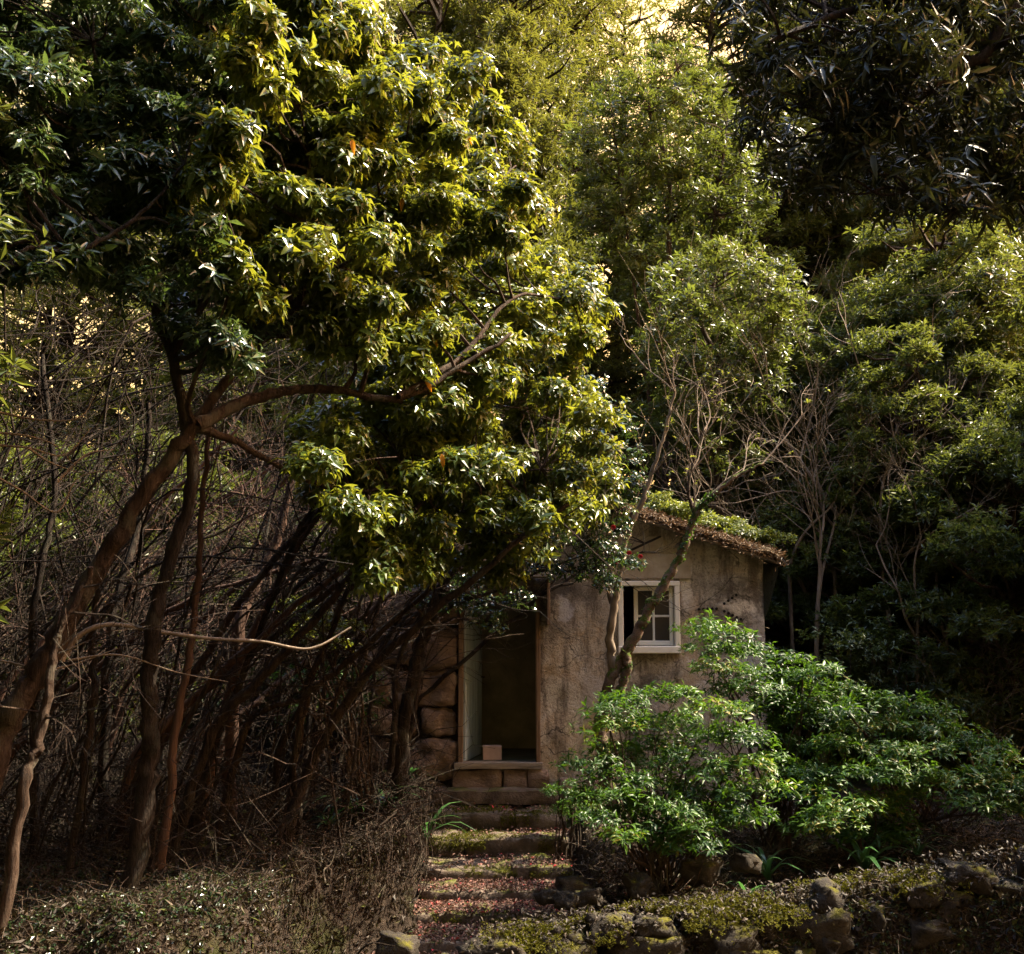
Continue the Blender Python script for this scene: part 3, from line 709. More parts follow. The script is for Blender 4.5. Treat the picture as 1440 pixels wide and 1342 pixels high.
protos = [
    forest_tree(0, 11, 13.5, 2.6, M['leaf_far'], 230, 34, 8, .17, .24),
    forest_tree(1, 12, 12.0, 3.0, M['leaf_far'], 230, 34, 8, .16, .30),
    forest_tree(2, 13, 8.0, 2.2, M['leaf_far_green'], 230, 36, 8, .14, .28),
    forest_tree(1, 14, 16.0, 3.4, M['leaf_far_green'], 250, 34, 8, .18, .26),
    forest_tree(2, 15, 4.2, 1.7, M['leaf_far_green'], 150, 38, 8, .11, .30),
    forest_tree(0, 16, 17.0, 3.2, M['leaf_far'], 260, 34, 8, .20, .20),
    forest_tree(1, 17, 15.0, 3.6, M['leaf_far'], 150, 24, 8, .17, .26),
    forest_tree(0, 18, 16.0, 3.0, M['leaf_far'], 150, 24, 8, .18, .22),
    forest_tree(3, 19, 14.0, 2.5, M['leaf_far_green'], 150, 40, 8, .17, .28),  # high crown on a bare trunk, shaped to shade the foreground from out of view
]
BG = 'tall trees of the forest behind the cottage'
def gz(x, y): return float(H(np.array(x), np.array(y)))
spots = [  # prototype, pixel column, depth, scale, label
    (0, 640, 21, 1.0, 'olive green cedar filling the gap above the bright broadleaf crown at top centre'),
    (6, 750, 26, .95, 'tall green tree directly under the glowing sky gap at top centre'),
    (1, 1120, 22, 1.0, 'round light green sunlit tree right of the glowing gap in the centre'),
    (2, 1100, 18.5, .95, 'dense green column of foliage standing behind the right roof slope'),
    (1, 1130, 25, 1.15, 'tall olive crown behind the dark overhanging branch at upper right'),
    (2, 1180, 17.2, .80, 'bushy mid green tree right of the pale bare twigs'),
    (3, 1260, 23, .95, 'tall green tree seen under the tip of the dark overhanging branch'),
    (0, 1300, 18.5, .80, 'shaded olive cedar in the right middle ground'),
    (2, 1390, 16.0, .85, 'dark green bushy tree at the right edge above the dark shrub'),
    (5, 1380, 26, 1.0, 'tall shaded cedar at the far right under the black canopy'),
    (4, 1120, 15.3, .95, 'small bushy tree touching the right wall of the cottage'),
    (4, 1265, 14.4, 1.0, 'low dark bushy tree behind the dark spreading shrub'),
    (4, 1410, 13.6, .95, 'low dark bushy tree at the right edge of the picture'),
    (5, 660, 33, 1.15, 'very far tall cedar framing the left of the glowing sky gap'),
    (1, 560, 27, 1.1, 'tall dim tree behind the top of the bright broadleaf crown'),
    (2, 500, 19, .80, 'sun flecked bushy tree seen through the thicket left of the doorway'),
    (4, 420, 17, 1.0, 'low green bush glimpsed between the leaning trunks, nearest the doorway'),
    (4, 285, 18, 1.05, 'low green bush glimpsed between the leaning trunks, behind the red trunk'),
    (3, 330, 29, .95, 'tall dim tree behind the thicket in the left middle'),
    (1, 35, 26, 1.0, 'dim tall tree at the far left behind the thicket'),
    (4, 60, 16.5, 1.0, 'low dark bush at the far left behind the crowded trunks'),
    (3, 1480, 21, 1.0, 'tall dark tree cut off by the right edge of the picture'),
    (7, 975, 27, 1.15, 'thin tall cedar letting golden light through right of the centre'),
    (6, 860, 33, 1.45, 'very tall thin crown with golden sky specks above the cottage gable'),
    (7, 720, 24, 1.05, 'thin cedar with sky specks just above the rim of the bright broadleaf crown'),
    (6, 190, 28, 1.2, 'thin dim tree full of orange sky specks behind the thicket, right of two'),
    (7, 60, 27, 1.1, 'thin dim tree full of orange sky specks at the far left, left of two'),
    (6, 1400, 31, 1.3, 'thin far tree with a few sky specks in the right middle ground'),
    (0, 640, 26, 1.25, 'olive cedar filling the top edge just right of the bright broadleaf crown'),
    (3, 1150, 24, 1.0, 'broad deep green crown filling the middle right between the whorled trees'),
    (2, 1330, 17.5, 1.0, 'bushy green tree closing the gap between the right hand crowns'),
    (7, 850, 29, 1.35, 'very tall thin cedar against the golden sky at the top edge, right of centre'),
    (6, 560, 24, 1.2, 'thin tall tree just behind the top of the bright broadleaf crown'),
    (6, 300, 22, 1.0, 'thin dim tree behind the middle of the thicket under the broadleaf crown'),
    (6, 700, 31, 1.30, 'very tall thin crown in the glowing gap at top centre, farthest of all'),
    (1, 610, 26, 1.35, 'round tall crown seen just above the bright broadleaf rim at top centre'),
    (3, 1190, 31, 1.35, 'very tall far crown between the sunlit centre and the black overhanging branch'),
    (5, 1220, 30, 1.25, 'very tall far cedar hidden mostly by the black overhanging branch'),
    (3, 1330, 32, 1.3, 'very tall far crown at the upper right, behind the black canopy'),
    (5, 480, 31, 1.2, 'very tall far cedar showing at the top above the broadleaf crown'),
    (2, 360, 21, .9, 'bushy dim tree behind the upper part of the leaning reddish trunks'),
    (2, 760, 17.9, .62, 'green bushy tree directly behind the cottage roof'),
    (4, 560, 16.5, 1.1, 'low green bush glimpsed just left of the cottage'),
    (4, 170, 15.5, 1.0, 'low dark bush behind the big leaning trunk'),
    (1, 1090, 24.5, .95, 'sunlit round crown above the pale bare twigs'),
    (2, 1340, 15.2, .75, 'dark bushy tree behind the right end of the bright shrubs'),
]
used = set()
def put(i, x, y, s_, label, group, rng):
    o = protos[i] if i not in used else copy_tree(protos[i])
    used.add(i); o.location = (x, y, gz(x, y)-.05); o.rotation_euler = (0, 0, rng.uniform(0, 6.28)); o.scale = (s_, s_, s_*rng.uniform(.93, 1.07))
    o['label'] = label; o['category'] = 'tree'; o['group'] = group; return o
rg = np.random.default_rng(77)
for i, px, y, s_, lab in spots: put(i, (px-720)/FPX*y*1.0, y, s_, lab, BG, rg)
# unseen trees added round the camera to shade the left, right and foreground
for i, x, y, s_ in [(1, -8.6, 9.0, 1.0), (3, -9.5, 4.5, .9), (0, -12.5, 14, .95), (1, -6.5, .5, .9), (3, -3.5, -5, .9), (1, 4.5, -5.5, 1.0), (0, 8.5, -1.0, .8), (2, -8.5, 13, .9), (3, -15, 8, 1), (0, 0, -9, .9), (2, 8.3, 8.3, 1.1), (4, 8.4, 13.2, 1.3), (3, -6.5, 4.0, .9), (1, 0.5, -4.5, 1.1), (2, -5.6, 6.2, .9), (3, 6.5, -1.5, 1.0), (1, -10.5, 13, .95), (8, 5.3, 8.0, .72), (1, 8.6, 12.3, .66), (8, -6.0, 7.0, 1.0), (8, -.5, -1.6, 1.1)]:
    put(i, x, y, s_, 'unseen tree added outside the view for shade', 'unseen trees added for shade', rg)

# ------------------------------------------------------------------ leaf blades shared by the leaves built one by one
def blades(mat, Wd, droop, n=3): return [blade_mesh('leaf_blade', mat, 1, Wd*(1+.1*i), (i+.5)/n, droop*(.7+.4*i)) for i in range(n)]
BL_T = blades(M['leaf_tree'], .34, .22); BL_D = blades(M['leaf_dark'], .24, .15); BL_K = blades(M['leaf_canopy'], .17, .12); BL_S = blades(M['leaf_shrub'], .26, .15); BL_C = blades(M['leaf_camellia'], .5, .1)
BL_O = blade_mesh('leaf_blade', M['leaf_orange'], 1, .33, .5, .3)

def px_path(pts, Ys):
    Ys = np.interp(np.linspace(0, 1, len(pts)), np.linspace(0, 1, len(Ys)), Ys); return [P(a, b, y) for (a, b), y in zip(pts, Ys)]

def crown_tree(name, label, base, limbs, polys, mat, blades_, rng, n, mind, rpx, per, k, L, Wr, nsingle, bark, el=(.0, .9), orange=0, flat=.6, group=None, low_r=.01, droop=.18, yj=.5, tw=True, upb=.6, trunkr=None):
    """a tree whose limbs are wandering tubes and whose crown is made of leafy clumps hung from them
       limbs: (path, r0, r1); polys: (pixel outline, depth function)"""
    root = thing(name, label, 'tree', tuple(base), group)
    nodes = []
    for i, (path, r0, r1) in enumerate(limbs):
        pp = catmull(path, 7); pp = pp+rng.normal(0, 1, pp.shape)*r0*.12
        mb = MB(); tube(mb, pp, r0, r1, 9 if r0 > .03 else 6, 0, .5, .22, rng)
        o = mb.build('trunk' if i == 0 else 'limb', bark, root, True); o.location = -Vector(base)
        nodes += [(q, r0+(r1-r0)*j/len(pp)) for j, q in enumerate(pp) if j > len(pp)*.35]
    cl = []
    for poly, yf in polys:
        for c in poly_fill(poly, rng, n, mind):
            y = yf(c[0], c[1])+rng.uniform(-yj, yj); r = rpx*y/FPX*rng.uniform(.75, 1.25)
            cl.append((*P(c[0], c[1], y), r, r, r*flat, rng.uniform(.15, .85)))
    NP = np.array([q for q, _ in nodes]); mb = MB()
    for c in cl:
        c3 = np.array(c[:3]); dd = np.linalg.norm(NP-c3, axis=1)+np.maximum(0, NP[:, 2]-c3[2])*1.5
        j = int(np.argmin(dd)); tube(mb, curvy(NP[j], c3, rng, .13, 4), min(.022, nodes[j][1]*.7)+.002, .004, 5)
    b_ = mb.build('branches', bark, root, kind='stuff')
    if b_: b_.location = -Vector(base)
    tips, ax, tt, cc = clump_tips(cl, rng, per, upb, -.45, .45)
    if tw:
        mb = MB()
        for a, b2, axx in zip(cc, tips, ax): 
            if rng.random() < .6: tube(mb, np.array([a, (a+b2)/2+rng.normal(0, .03, 3), b2]), .004, .002, 3)
        t_ = mb.build('twigs', bark, root, kind='stuff'); t_.location = -Vector(base)
    before = set(root.children)
    pos, d, nn, LL = leafy(root, tips, ax, tt, rng, k, L, Wr, mat, blades_, nsingle, el, True, droop=droop, orange=orange)
    if orange:
        px = 720+FPX*pos[:, 0]/pos[:, 1]; ok = np.where((px > 350) & (px < 850))[0]; ok = ok[np.argsort(pos[ok, 1])][:len(ok)//2]
        for i in rng.choice(ok, orange, replace=False): 
            p = pos[i]+np.array((0, -.06, -.01)); o = place_leaf(BL_O, root, p, (rng.normal(0, .3), -.3, -1), (0, -1, .2), L*1.05)
            o['label'] = 'yellowed old leaf'
    for o in root.children:
        if o in before: continue
        if o.name.startswith('foliage'): o.location = -Vector(base)
        else: o.matrix_world.translation = o.matrix_world.translation-Vector(base)
    return root, cl

# --- the big bright broadleaf tree in the middle
rng = np.random.default_rng(101)
yA = lambda x, y: 8.0+(x-350)/500*2.6+(y-400)/500*.5
A1 = [(300, -40), (430, -60), (470, 10), (540, 45), (560, 90), (610, 75), (665, 85), (690, 165), (745, 230), (755, 290), (740, 350), (760, 370), (825, 395), (845, 470), (800, 520), (690, 530), (600, 500), (520, 500), (470, 500), (420, 470), (350, 440), (320, 380), (260, 340), (250, 270), (330, 200), (300, 100)]
A2 = [(600, 520), (700, 530), (800, 540), (860, 600), (850, 690), (780, 740), (740, 800), (700, 810), (650, 760), (600, 800), (540, 820), (500, 800), (490, 730), (440, 680), (440, 600), (520, 520)]
base = P(-45, 1150, 7.9); base = np.array((base[0], 7.9, gz(base[0], 7.9)))
limbsA = [
    ([base-np.array((0, 0, .1))]+px_path([(-5, 1060), (48, 955), (105, 855), (165, 755), (225, 665), (275, 600)], [7.9, 7.9]), .095, .048),
    (px_path([(275, 600), (330, 570), (400, 550), (470, 548), (560, 560), (640, 520), (720, 470)], [7.9, 9.2]), .05, .015),
    (px_path([(240, 645), (300, 560), (350, 500), (420, 430), (500, 330), (560, 230), (600, 150)], [7.9, 9.3]), .045, .012),
    (px_path([(560, 558), (650, 500), (720, 420), (790, 420)], [8.7, 10]), .03, .01),
    (px_path([(330, 620), (400, 660), (480, 690), (560, 685), (660, 670), (760, 660)], [8.2, 9.9]), .028, .008),
    (px_path([(275, 600), (330, 620)], [7.9, 8.2]), .035, .028),
    (px_path([(420, 430), (440, 330), (430, 200), (400, 60)], [8.4, 8.2]), .03, .008),
    (px_path([(500, 330), (600, 300), (700, 260)], [8.7, 9.8]), .025, .008),
]
treeA, clA = crown_tree('broadleaf_tree', 'large leaning broadleaf tree with bright yellow green crown in front of the cottage', base, limbsA,
    [(A1, yA), (A2, lambda x, y: 9.2+(x-500)/400*1.6)], M['leaf_tree'], BL_T, rng, 150, 30, 40, 62, 8, .112, .36, 290, M['bark'], (-.35, .7), 10, .7, yj=.75, droop=.3)
# --- the darker tree at upper left
rng = np.random.default_rng(102)
B1 = [(-90, -60), (320, -60), (310, 60), (340, 190), (260, 280), (330, 380), (380, 470), (300, 520), (210, 430), (110, 370), (0, 390), (-90, 420)]
base = P(185, 1180, 8.3); base = np.array((base[0], 8.3, gz(base[0], 8.3)))
limbsB = [
    ([base]+px_path([(205, 1110), (213, 1010), (212, 920), (235, 800), (270, 690), (255, 560), (220, 430)], [8.3, 7.8]), .075, .035),
    (px_path([(220, 430), (170, 330), (150, 200), (130, 60)], [7.8, 7.2]), .03, .01),
    (px_path([(240, 500), (300, 400), (330, 300), (320, 180), (300, 40)], [7.8, 7.6]), .028, .01),
    (px_path([(0, 374), (60, 370), (130, 345), (200, 300), (260, 230)], [6.6, 7.0]), .028, .008),
]
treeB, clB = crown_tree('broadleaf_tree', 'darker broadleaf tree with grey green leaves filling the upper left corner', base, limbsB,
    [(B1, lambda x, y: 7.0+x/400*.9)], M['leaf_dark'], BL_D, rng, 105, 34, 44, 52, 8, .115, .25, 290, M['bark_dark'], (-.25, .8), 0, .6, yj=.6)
# --- camellia with small dark shining leaves in front of the gable
rng = np.random.default_rng(103)
C1 = [(760, 560), (830, 540), (880, 580), (900, 650), (880, 730), (895, 790), (850, 830), (800, 805), (745, 815), (740, 850), (690, 880), (640, 850), (600, 870), (560, 820), (600, 790), (700, 790), (760, 730)]
base = P(562, 1085, 11.3); base = np.array((base[0], 11.3, gz(base[0], 11.3)))
limbsC = [
    ([base]+px_path([(565, 1030), (580, 960), (596, 890), (625, 820), (690, 760), (760, 700), (820, 640)], [11.3, 11.4]), .085, .02),
    (px_path([(548, 1085), (556, 1010), (560, 930), (600, 850)], [11.2, 11.3]), .035, .02),
    (px_path([(600, 880), (640, 850), (700, 830), (770, 800), (850, 770)], [11.3, 11.6]), .025, .006),
    (px_path([(596, 890), (640, 870), (690, 880), (740, 870)], [11.3, 11.4]), .016, .005),
]
treeC, clC = crown_tree('camellia_tree', 'small dark glossy leaved tree with a few red flowers hanging over the doorway', base, limbsC,
    [(C1, lambda x, y: 11.6)], M['leaf_camellia'], BL_C, rng, 60, 26, 32, 42, 6, .062, .5, 200, M['bark_dark'], (-.1, .7), 0, .8, yj=.35)
for i, (px, py) in enumerate([(884, 778), (868, 790), (900, 783), (862, 742)]):
    mb = MB(); rr = np.random.default_rng(i)
    for q in range(9):
        a = q*2.4; d = np.array([[math.cos(a), -.6, math.sin(a)]]); leaves(mb, np.zeros((1, 3)), d, np.array([[0, -1., 0]]), [.035], [.03], [.5], 0, True, -.2)
    f = mb.build('flower', M['petal'], treeC); f.location = Vector(P(px, py, 11.2))-Vector(treeC.location)
# --- middle distance trees behind the cottage, whorled leaves standing up
M['leaf_mid'] = leaf_mat('mid_leaf', [(0, (0.016, 0.026, 0.006)), (.5, (0.045, 0.062, 0.012)), (1, (0.085, 0.100, 0.018))], (0.22, 0.27, 0.03), 0.38, 0.36, 0.5)
for sd, lab, y0, ppx, poly, mt, sc_ in [
    (111, 'slender tree with upright whorls of olive leaves rising right behind the cottage roof', 15.0, 1010, [(915, 450), (930, 380), (1010, 350), (1110, 380), (1130, 470), (1110, 560), (1080, 640), (1010, 660), (960, 610), (925, 560), (905, 500)], 'leaf_mid', 1.0),
    (112, 'bushy tree with green leaf tufts between the pale twigs and the right edge', 15.6, 1230, [(1120, 500), (1160, 430), (1260, 400), (1340, 450), (1350, 560), (1330, 700), (1270, 790), (1190, 760), (1140, 680), (1110, 600)], 'leaf_far_green', 1.0),
    (113, 'tall light crown in the upper middle between the sky gap and the overhanging branch', 18.5, 930, [(800, 230), (850, 130), (930, 60), (1010, 90), (1060, 200), (1090, 300), (1010, 380), (900, 390), (830, 340)], 'leaf_mid', 1.15),
    (114, 'deep green leafy tree at the right edge under the overhanging branch', 15.2, 1400, [(1340, 380), (1400, 340), (1480, 350), (1490, 700), (1420, 820), (1350, 760), (1330, 600)], 'leaf_far_green', 1.0)]:
    rng = np.random.default_rng(sd); p = P(ppx, 900, y0); base = np.array((p[0], y0, gz(p[0], y0))); cyx = np.mean(poly, axis=0); topx = np.array(poly)[:, 1].min()
    lm = [([base]+px_path([(ppx, 860), (ppx*.6+cyx[0]*.4, 750), tuple(cyx)], [y0]), .09, .04), (px_path([tuple(cyx), (cyx[0]-30, (cyx[1]+topx)/2), (cyx[0]+10, topx+40)], [y0]), .04, .012), (px_path([(ppx*.5+cyx[0]*.5, 740), (cyx[0]-70, cyx[1]+20), (cyx[0]-80, cyx[1]-60)], [y0]), .035, .01), (px_path([(ppx*.5+cyx[0]*.5, 740), (cyx[0]+70, cyx[1]+20), (cyx[0]+80, cyx[1]-60)], [y0]), .035, .01)]
    crown_tree('forest_tree', lab, base, lm, [(poly, lambda x, y, y0=y0: y0)], M[mt], BL_T, rng, 130, 20, 26, 26, 8, .125*sc_, .26, 0, M['bark'], (.2, 1.1), 0, .8, group=BG, yj=.9, upb=.9, droop=.08)
# --- near dark canopy at upper right, hanging from a tree outside the picture
rng = np.random.default_rng(104)
D1 = [(1020, -60), (1500, -60), (1500, 330), (1420, 300), (1330, 310), (1240, 320), (1180, 270), (1100, 270), (1060, 190), (1070, 120), (1020, 60)]
base = np.array((4.6, 6.0, gz(4.6, 6.0)))
limbsD = [
    ([base, base+np.array((-.1, 0, 1.5)), base+np.array((-.3, .0, 3.2)), base+np.array((-.6, -.1, 5.2)), base+np.array((-1.1, -.1, 7.2))], .14, .05),
    ([base+np.array((-.3, .0, 3.4))]+px_path([(1470, 60), (1380, 80), (1270, 150), (1180, 190)], [6.0, 5.8]), .05, .012),
    ([base+np.array((-.4, .0, 4.2))]+px_path([(1500, -60), (1330, -20), (1180, 20), (1080, 60)], [6.0, 5.6]), .045, .01),
    ([base+np.array((-.25, .0, 3.0))]+px_path([(1480, 200), (1390, 240), (1280, 270)], [6.0, 5.9]), .04, .01),
]
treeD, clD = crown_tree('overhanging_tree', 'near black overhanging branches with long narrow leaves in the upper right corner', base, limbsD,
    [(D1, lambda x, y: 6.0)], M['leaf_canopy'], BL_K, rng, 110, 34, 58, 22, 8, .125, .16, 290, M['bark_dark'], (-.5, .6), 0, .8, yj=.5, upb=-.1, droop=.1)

# ------------------------------------------------------------------ the shrubs on the right
def shrub(name, label, outline, yf, rng, n, mind, rpx, per, mat, bl, nsingle, L=.085, Wr=.27, base_px=None):
    bp = P(base_px[0], base_px[1], base_px[2]); base = np.array((bp[0], base_px[2], gz(bp[0], base_px[2])))
    root = thing(name, label, 'shrub', tuple(base))
    cl = []
    for c in poly_fill(outline, rng, n, mind):
        y = yf(*c)+rng.uniform(-.25, .25); r = rpx*y/FPX*rng.uniform(.8, 1.3); cl.append((*P(c[0], c[1], y), r*1.2, r, r*.45, rng.uniform(.2, .9)))
    mb = MB()
    for q in range(5):
        c3 = np.array(cl[int(rng.integers(len(cl)))][:3]); tube(mb, curvy(base+rng.normal(0, .06, 3)*(1, 1, 0), c3, rng, .1), .02, .008, 6)
    for c in cl: tube(mb, curvy(base+rng.normal(0, .08, 3)*(1, 1, .0), np.array(c[:3]), rng, .13), .009, .003, 4)
    o = mb.build('stems', M['bark'], root); o.location = -Vector(base)
    tips, ax, tt, cc = clump_tips(cl, rng, per, 1.0, -.1, .4)
    leafy(root, tips, ax, tt, rng, 9, L, Wr, mat, bl, nsingle, (.05, .8), True, droop=.16)
    for o in root.children:
        if o.name.startswith('foliage'): o.location = -Vector(base)
        elif o.name.startswith('leaf'): o.matrix_world.translation = o.matrix_world.translation-Vector(base)
    return root
rng = np.random.default_rng(201)
shrub('leafy_shrub', 'bright green glossy shrub beside the steps under the cottage window',
      [(815, 1090), (835, 1040), (845, 1000), (890, 975), (960, 972), (1010, 1000), (1060, 1050), (1075, 1100), (1050, 1170), (980, 1195), (920, 1190), (860, 1170), (830, 1160)],
      lambda x, y: 10.6-(y-970)/220*.9, rng, 60, 27, 34, 34, M['leaf_shrub'], BL_S, 280, base_px=(930, 1200, 10.0))
shrub('leafy_shrub', 'taller bright green shrub rising against the right wall of the cottage',
      [(980, 880), (1010, 872), (1040, 900), (1110, 915), (1150, 935), (1200, 985), (1190, 1040), (1160, 1090), (1110, 1120), (1070, 1050), (1020, 995), (1000, 930)],
      lambda x, y: 11.4-(y-880)/220*.8, rng, 60, 27, 33, 34, M['leaf_shrub'], BL_S, 260, base_px=(1090, 1165, 10.9))
shrub('leafy_shrub', 'wide dark green spreading shrub at the right edge above deep shadow',
      [(1190, 985), (1260, 985), (1340, 1010), (1390, 1050), (1470, 1085), (1480, 1150), (1400, 1145), (1310, 1110), (1240, 1130), (1180, 1160), (1120, 1170), (1120, 1090), (1180, 1060)],
      lambda x, y: 10.9-(y-980)/220*.9, rng, 62, 28, 34, 34, M['leaf_shrub'], BL_S, 200, base_px=(1300, 1165, 11.3))
shrub('leafy_shrub', 'dim green shrub behind the spreading one near the two pale trunks',
      [(1170, 870), (1230, 880), (1300, 930), (1380, 980), (1300, 1000), (1200, 975), (1160, 930)],
      lambda x, y: 12.9, rng, 36, 28, 36, 30, M['leaf_far_green'], BL_S, 0, .075, base_px=(1240, 1040, 13.0))
shrub('leafy_shrub', 'small dark shrub low under the bright bushes beside the strap leaves',
      [(1170, 1135), (1230, 1130), (1290, 1160), (1260, 1185), (1180, 1180)],
      lambda x, y: 10.4, rng, 14, 22, 26, 26, M['leaf_shrub'], BL_S, 60, .08, base_px=(1220, 1195, 10.3))
shrub('leafy_shrub', 'green undergrowth bush glimpsed between the trunks left of the doorway',
      [(400, 950), (450, 935), (520, 950), (545, 990), (500, 1020), (420, 1020)],
      lambda x, y: 12.6, rng, 20, 24, 28, 30, M['leaf_shrub'], BL_S, 60, .09, base_px=(470, 1050, 12.6))
shrub('leafy_shrub', 'yellow green sprig hanging in the middle of the thicket above the bare branch tip',
      [(400, 850), (440, 840), (480, 870), (485, 905), (450, 910), (410, 890)],
      lambda x, y: 10.6, rng, 12, 20, 22, 22, M['leaf_tree'], BL_T, 50, .08, .3, base_px=(520, 1090, 10.8))
shrub('leafy_shrub', 'small leafy weed at the right foot of the top steps',
      [(775, 1110), (800, 1100), (825, 1120), (820, 1150), (790, 1150)],
      lambda x, y: 11.6, rng, 8, 14, 16, 20, M['leaf_shrub'], BL_S, 30, .05, .3, base_px=(800, 1165, 11.5))

# ------------------------------------------------------------------ forked mossy tree before the window
rng = np.random.default_rng(301)
base = P(868, 1110, 11.9); base = np.array((base[0], 11.9, gz(base[0], 11.9)))
fk = thing('forked_tree', 'thin forked tree with a mossy stem slanting across the cottage window', 'tree', tuple(base))
yF = 11.9
def part_tube(name, pts, r0, r1, mat, root, sides=8, lump=.3):
    mb = MB(); pp = catmull(pts, 8); pp = pp+rng.normal(0, 1, pp.shape)*r0*.15; tube(mb, pp, r0, r1, sides, 0, .5, lump, rng)
    o = mb.build(name, mat, root, True); o.location = -Vector(root.location); return pp
t0 = part_tube('trunk', [base]+px_path([(850, 1060), (846, 1010), (858, 960), (878, 915)], [yF]), .085, .055, M['bark_moss'], fk)
t1 = part_tube('stem', px_path([(870, 980), (882, 940), (880, 915)], [yF-.05]), .05, .05, M['bark_moss'], fk)
m1 = part_tube('limb', px_path([(880, 920), (905, 870), (930, 828), (955, 785), (972, 740), (985, 712), (1010, 690), (1045, 665), (1075, 652)], [yF, yF-.2]), .055, .014, M['bark_moss'], fk)
m2 = part_tube('limb', px_path([(864, 950), (858, 900), (868, 830), (880, 760), (905, 700), (925, 640), (940, 590), (950, 540)], [yF, yF-.1]), .045, .010, M['bark_pale'], fk)
m3 = part_tube('limb', px_path([(860, 850), (850, 800), (845, 760)], [yF]), .022, .012, M['bark_pale'], fk)
m4 = part_tube('limb', px_path([(978, 725), (968, 690), (975, 650), (990, 600)], [yF-.1]), .022, .008, M['bark'], fk)
mb = MB(); tips = []
for pp in (m1, m2, m4):
    for q in range(7):
        i = int(rng.uniform(.45, 1)*(len(pp)-1)); d = pp[i]-pp[max(i-3, 0)]
        branching(mb, pp[i], norm(d)+rng.normal(0, .5, 3)*(1, .7, 1), rng.uniform(.35, .8), .009, rng, 2, 5, .6, .12, tips=tips)
o = mb.build('twigs', M['bark_pale'], fk); o.location = -Vector(base)
mp_ = []; ma = []
for pp in (t0, m1, t1):
    for q in pp[:int(len(pp)*.75)]:
        for _ in range(9):
            v = norm(rng.normal(0, 1, 3)); mp_.append(q+v*.05); ma.append(v+np.array((0, 0, .3)))
pos, d, n_, LL, WW, ti = whorls(np.array(mp_), np.array(ma), rng, 4, .035, .55, (0, .9), .4); mb = MB(); leaves(mb, pos, d, n_, LL, WW, ti); o = mb.build('moss', M['leaf_shrub'], fk, kind='stuff'); o.location = -Vector(base)
tips = np.array([t_[0] for t_ in tips]); ax = np.tile([[0, 0, 1.]], (len(tips), 1))
pos, d, n_, LL, WW, ti = whorls(tips[::3], ax[::3], rng, 5, .05, .35, (0, .9), .5); mb = MB(); leaves(mb, pos, d, n_, LL, WW, ti); o = mb.build('foliage', M['leaf_roof'], fk, kind='stuff'); o.location = -Vector(base)

# ------------------------------------------------------------------ bare trees and twiggy bushes
def bare(name, label, cat, base, dirs, L, r, mat, rng, depth=3, spread=.6, up=.2, group=None, nch=3):
    root = thing(name, label, cat, tuple(base), group)
    for i, d in enumerate(dirs):
        mb = MB(); branching(mb, base, d, L*rng.uniform(.8, 1.1), r, rng, depth, 6, spread, up, nchild=nch); o = mb.build('trunk' if i == 0 else 'stem', mat, root, True); o.location = -Vector(base)
    return root
rng = np.random.default_rng(401)
for px, py, y, lab, dirs, L, r in [
    (1165, 930, 14.6, 'bare pale forked tree right of the cottage wall, left one of the pair', [(-.25, 0, 1), (.05, -.1, 1)], 1.5, .05),
    (1188, 930, 14.8, 'bare pale tree with spreading twigs right of the cottage wall, right one of the pair', [(.15, 0, 1)], 1.6, .05),
    (1210, 760, 14.4, 'leafless twiggy tree spreading above the cottage eave', [(-.6, 0, .7), (-.2, 0, 1)], 1.7, .04),
    (1110, 800, 14.0, 'tangle of bare pale twigs reaching over the right eave of the roof', [(-.5, 0, .8), (.3, 0, 1)], 1.2, .025),
    (1390, 1010, 12.6, 'bare twiggy bush at the right edge above the dark shrub', [(-.6, 0, .7), (-.2, 0, 1), (.2, 0, 1)], 1.0, .02),
    (1330, 900, 13.8, 'thin leafless tree among the dark foliage on the right', [(-.3, 0, 1), (.2, 0, 1)], 1.5, .03),
    (1150, 850, 13.7, 'pale bare bush pressed against the right wall of the cottage', [(.3, 0, 1), (-.1, -.1, 1)], 1.3, .03),
    (1240, 800, 13.9, 'pale bare tree with long arching twigs between roof and dark shrub', [(-.7, 0, .5), (.2, 0, 1), (.8, 0, .5)], 1.5, .03),
    (1290, 900, 13.2, 'bare twiggy bush rising out of the dark spreading shrub', [(-.5, 0, .8), (.3, 0, 1)], 1.2, .022),
    (1400, 850, 13.5, 'bare pale twigs hanging at the far right edge', [(-.6, 0, .6), (-.1, 0, 1)], 1.3, .022),
    (1010, 700, 15.5, 'leafless branching tree rising behind the roof ridge', [(-.2, 0, 1), (.35, 0, .9)], 1.6, .035)]:
    p = P(px, py, y); b_ = np.array((p[0], y, gz(p[0], y)))
    if p[2]-b_[2] > .9:        # a clear stem from the ground up to where the twigs begin
        root = bare('bare_tree', lab, 'tree', b_, [], L, r, M['bark_pale'], rng)
        mb = MB(); tube(mb, curvy(b_, p, rng, .03, 5), r*1.3, r, 7, 0, .5, .2, rng); o = mb.build('trunk', M['bark_pale'], root, True); o.location = -Vector(b_)
        for d in dirs:
            mb = MB(); branching(mb, p, d, L, r*.8, rng, 4, 6, .7, .12); o = mb.build('limb', M['bark_pale'], root); o.location = -Vector(b_)
    else: bare('bare_tree', lab, 'tree', b_, dirs, L, r, M['bark_pale'], rng, 4, .7, .12)
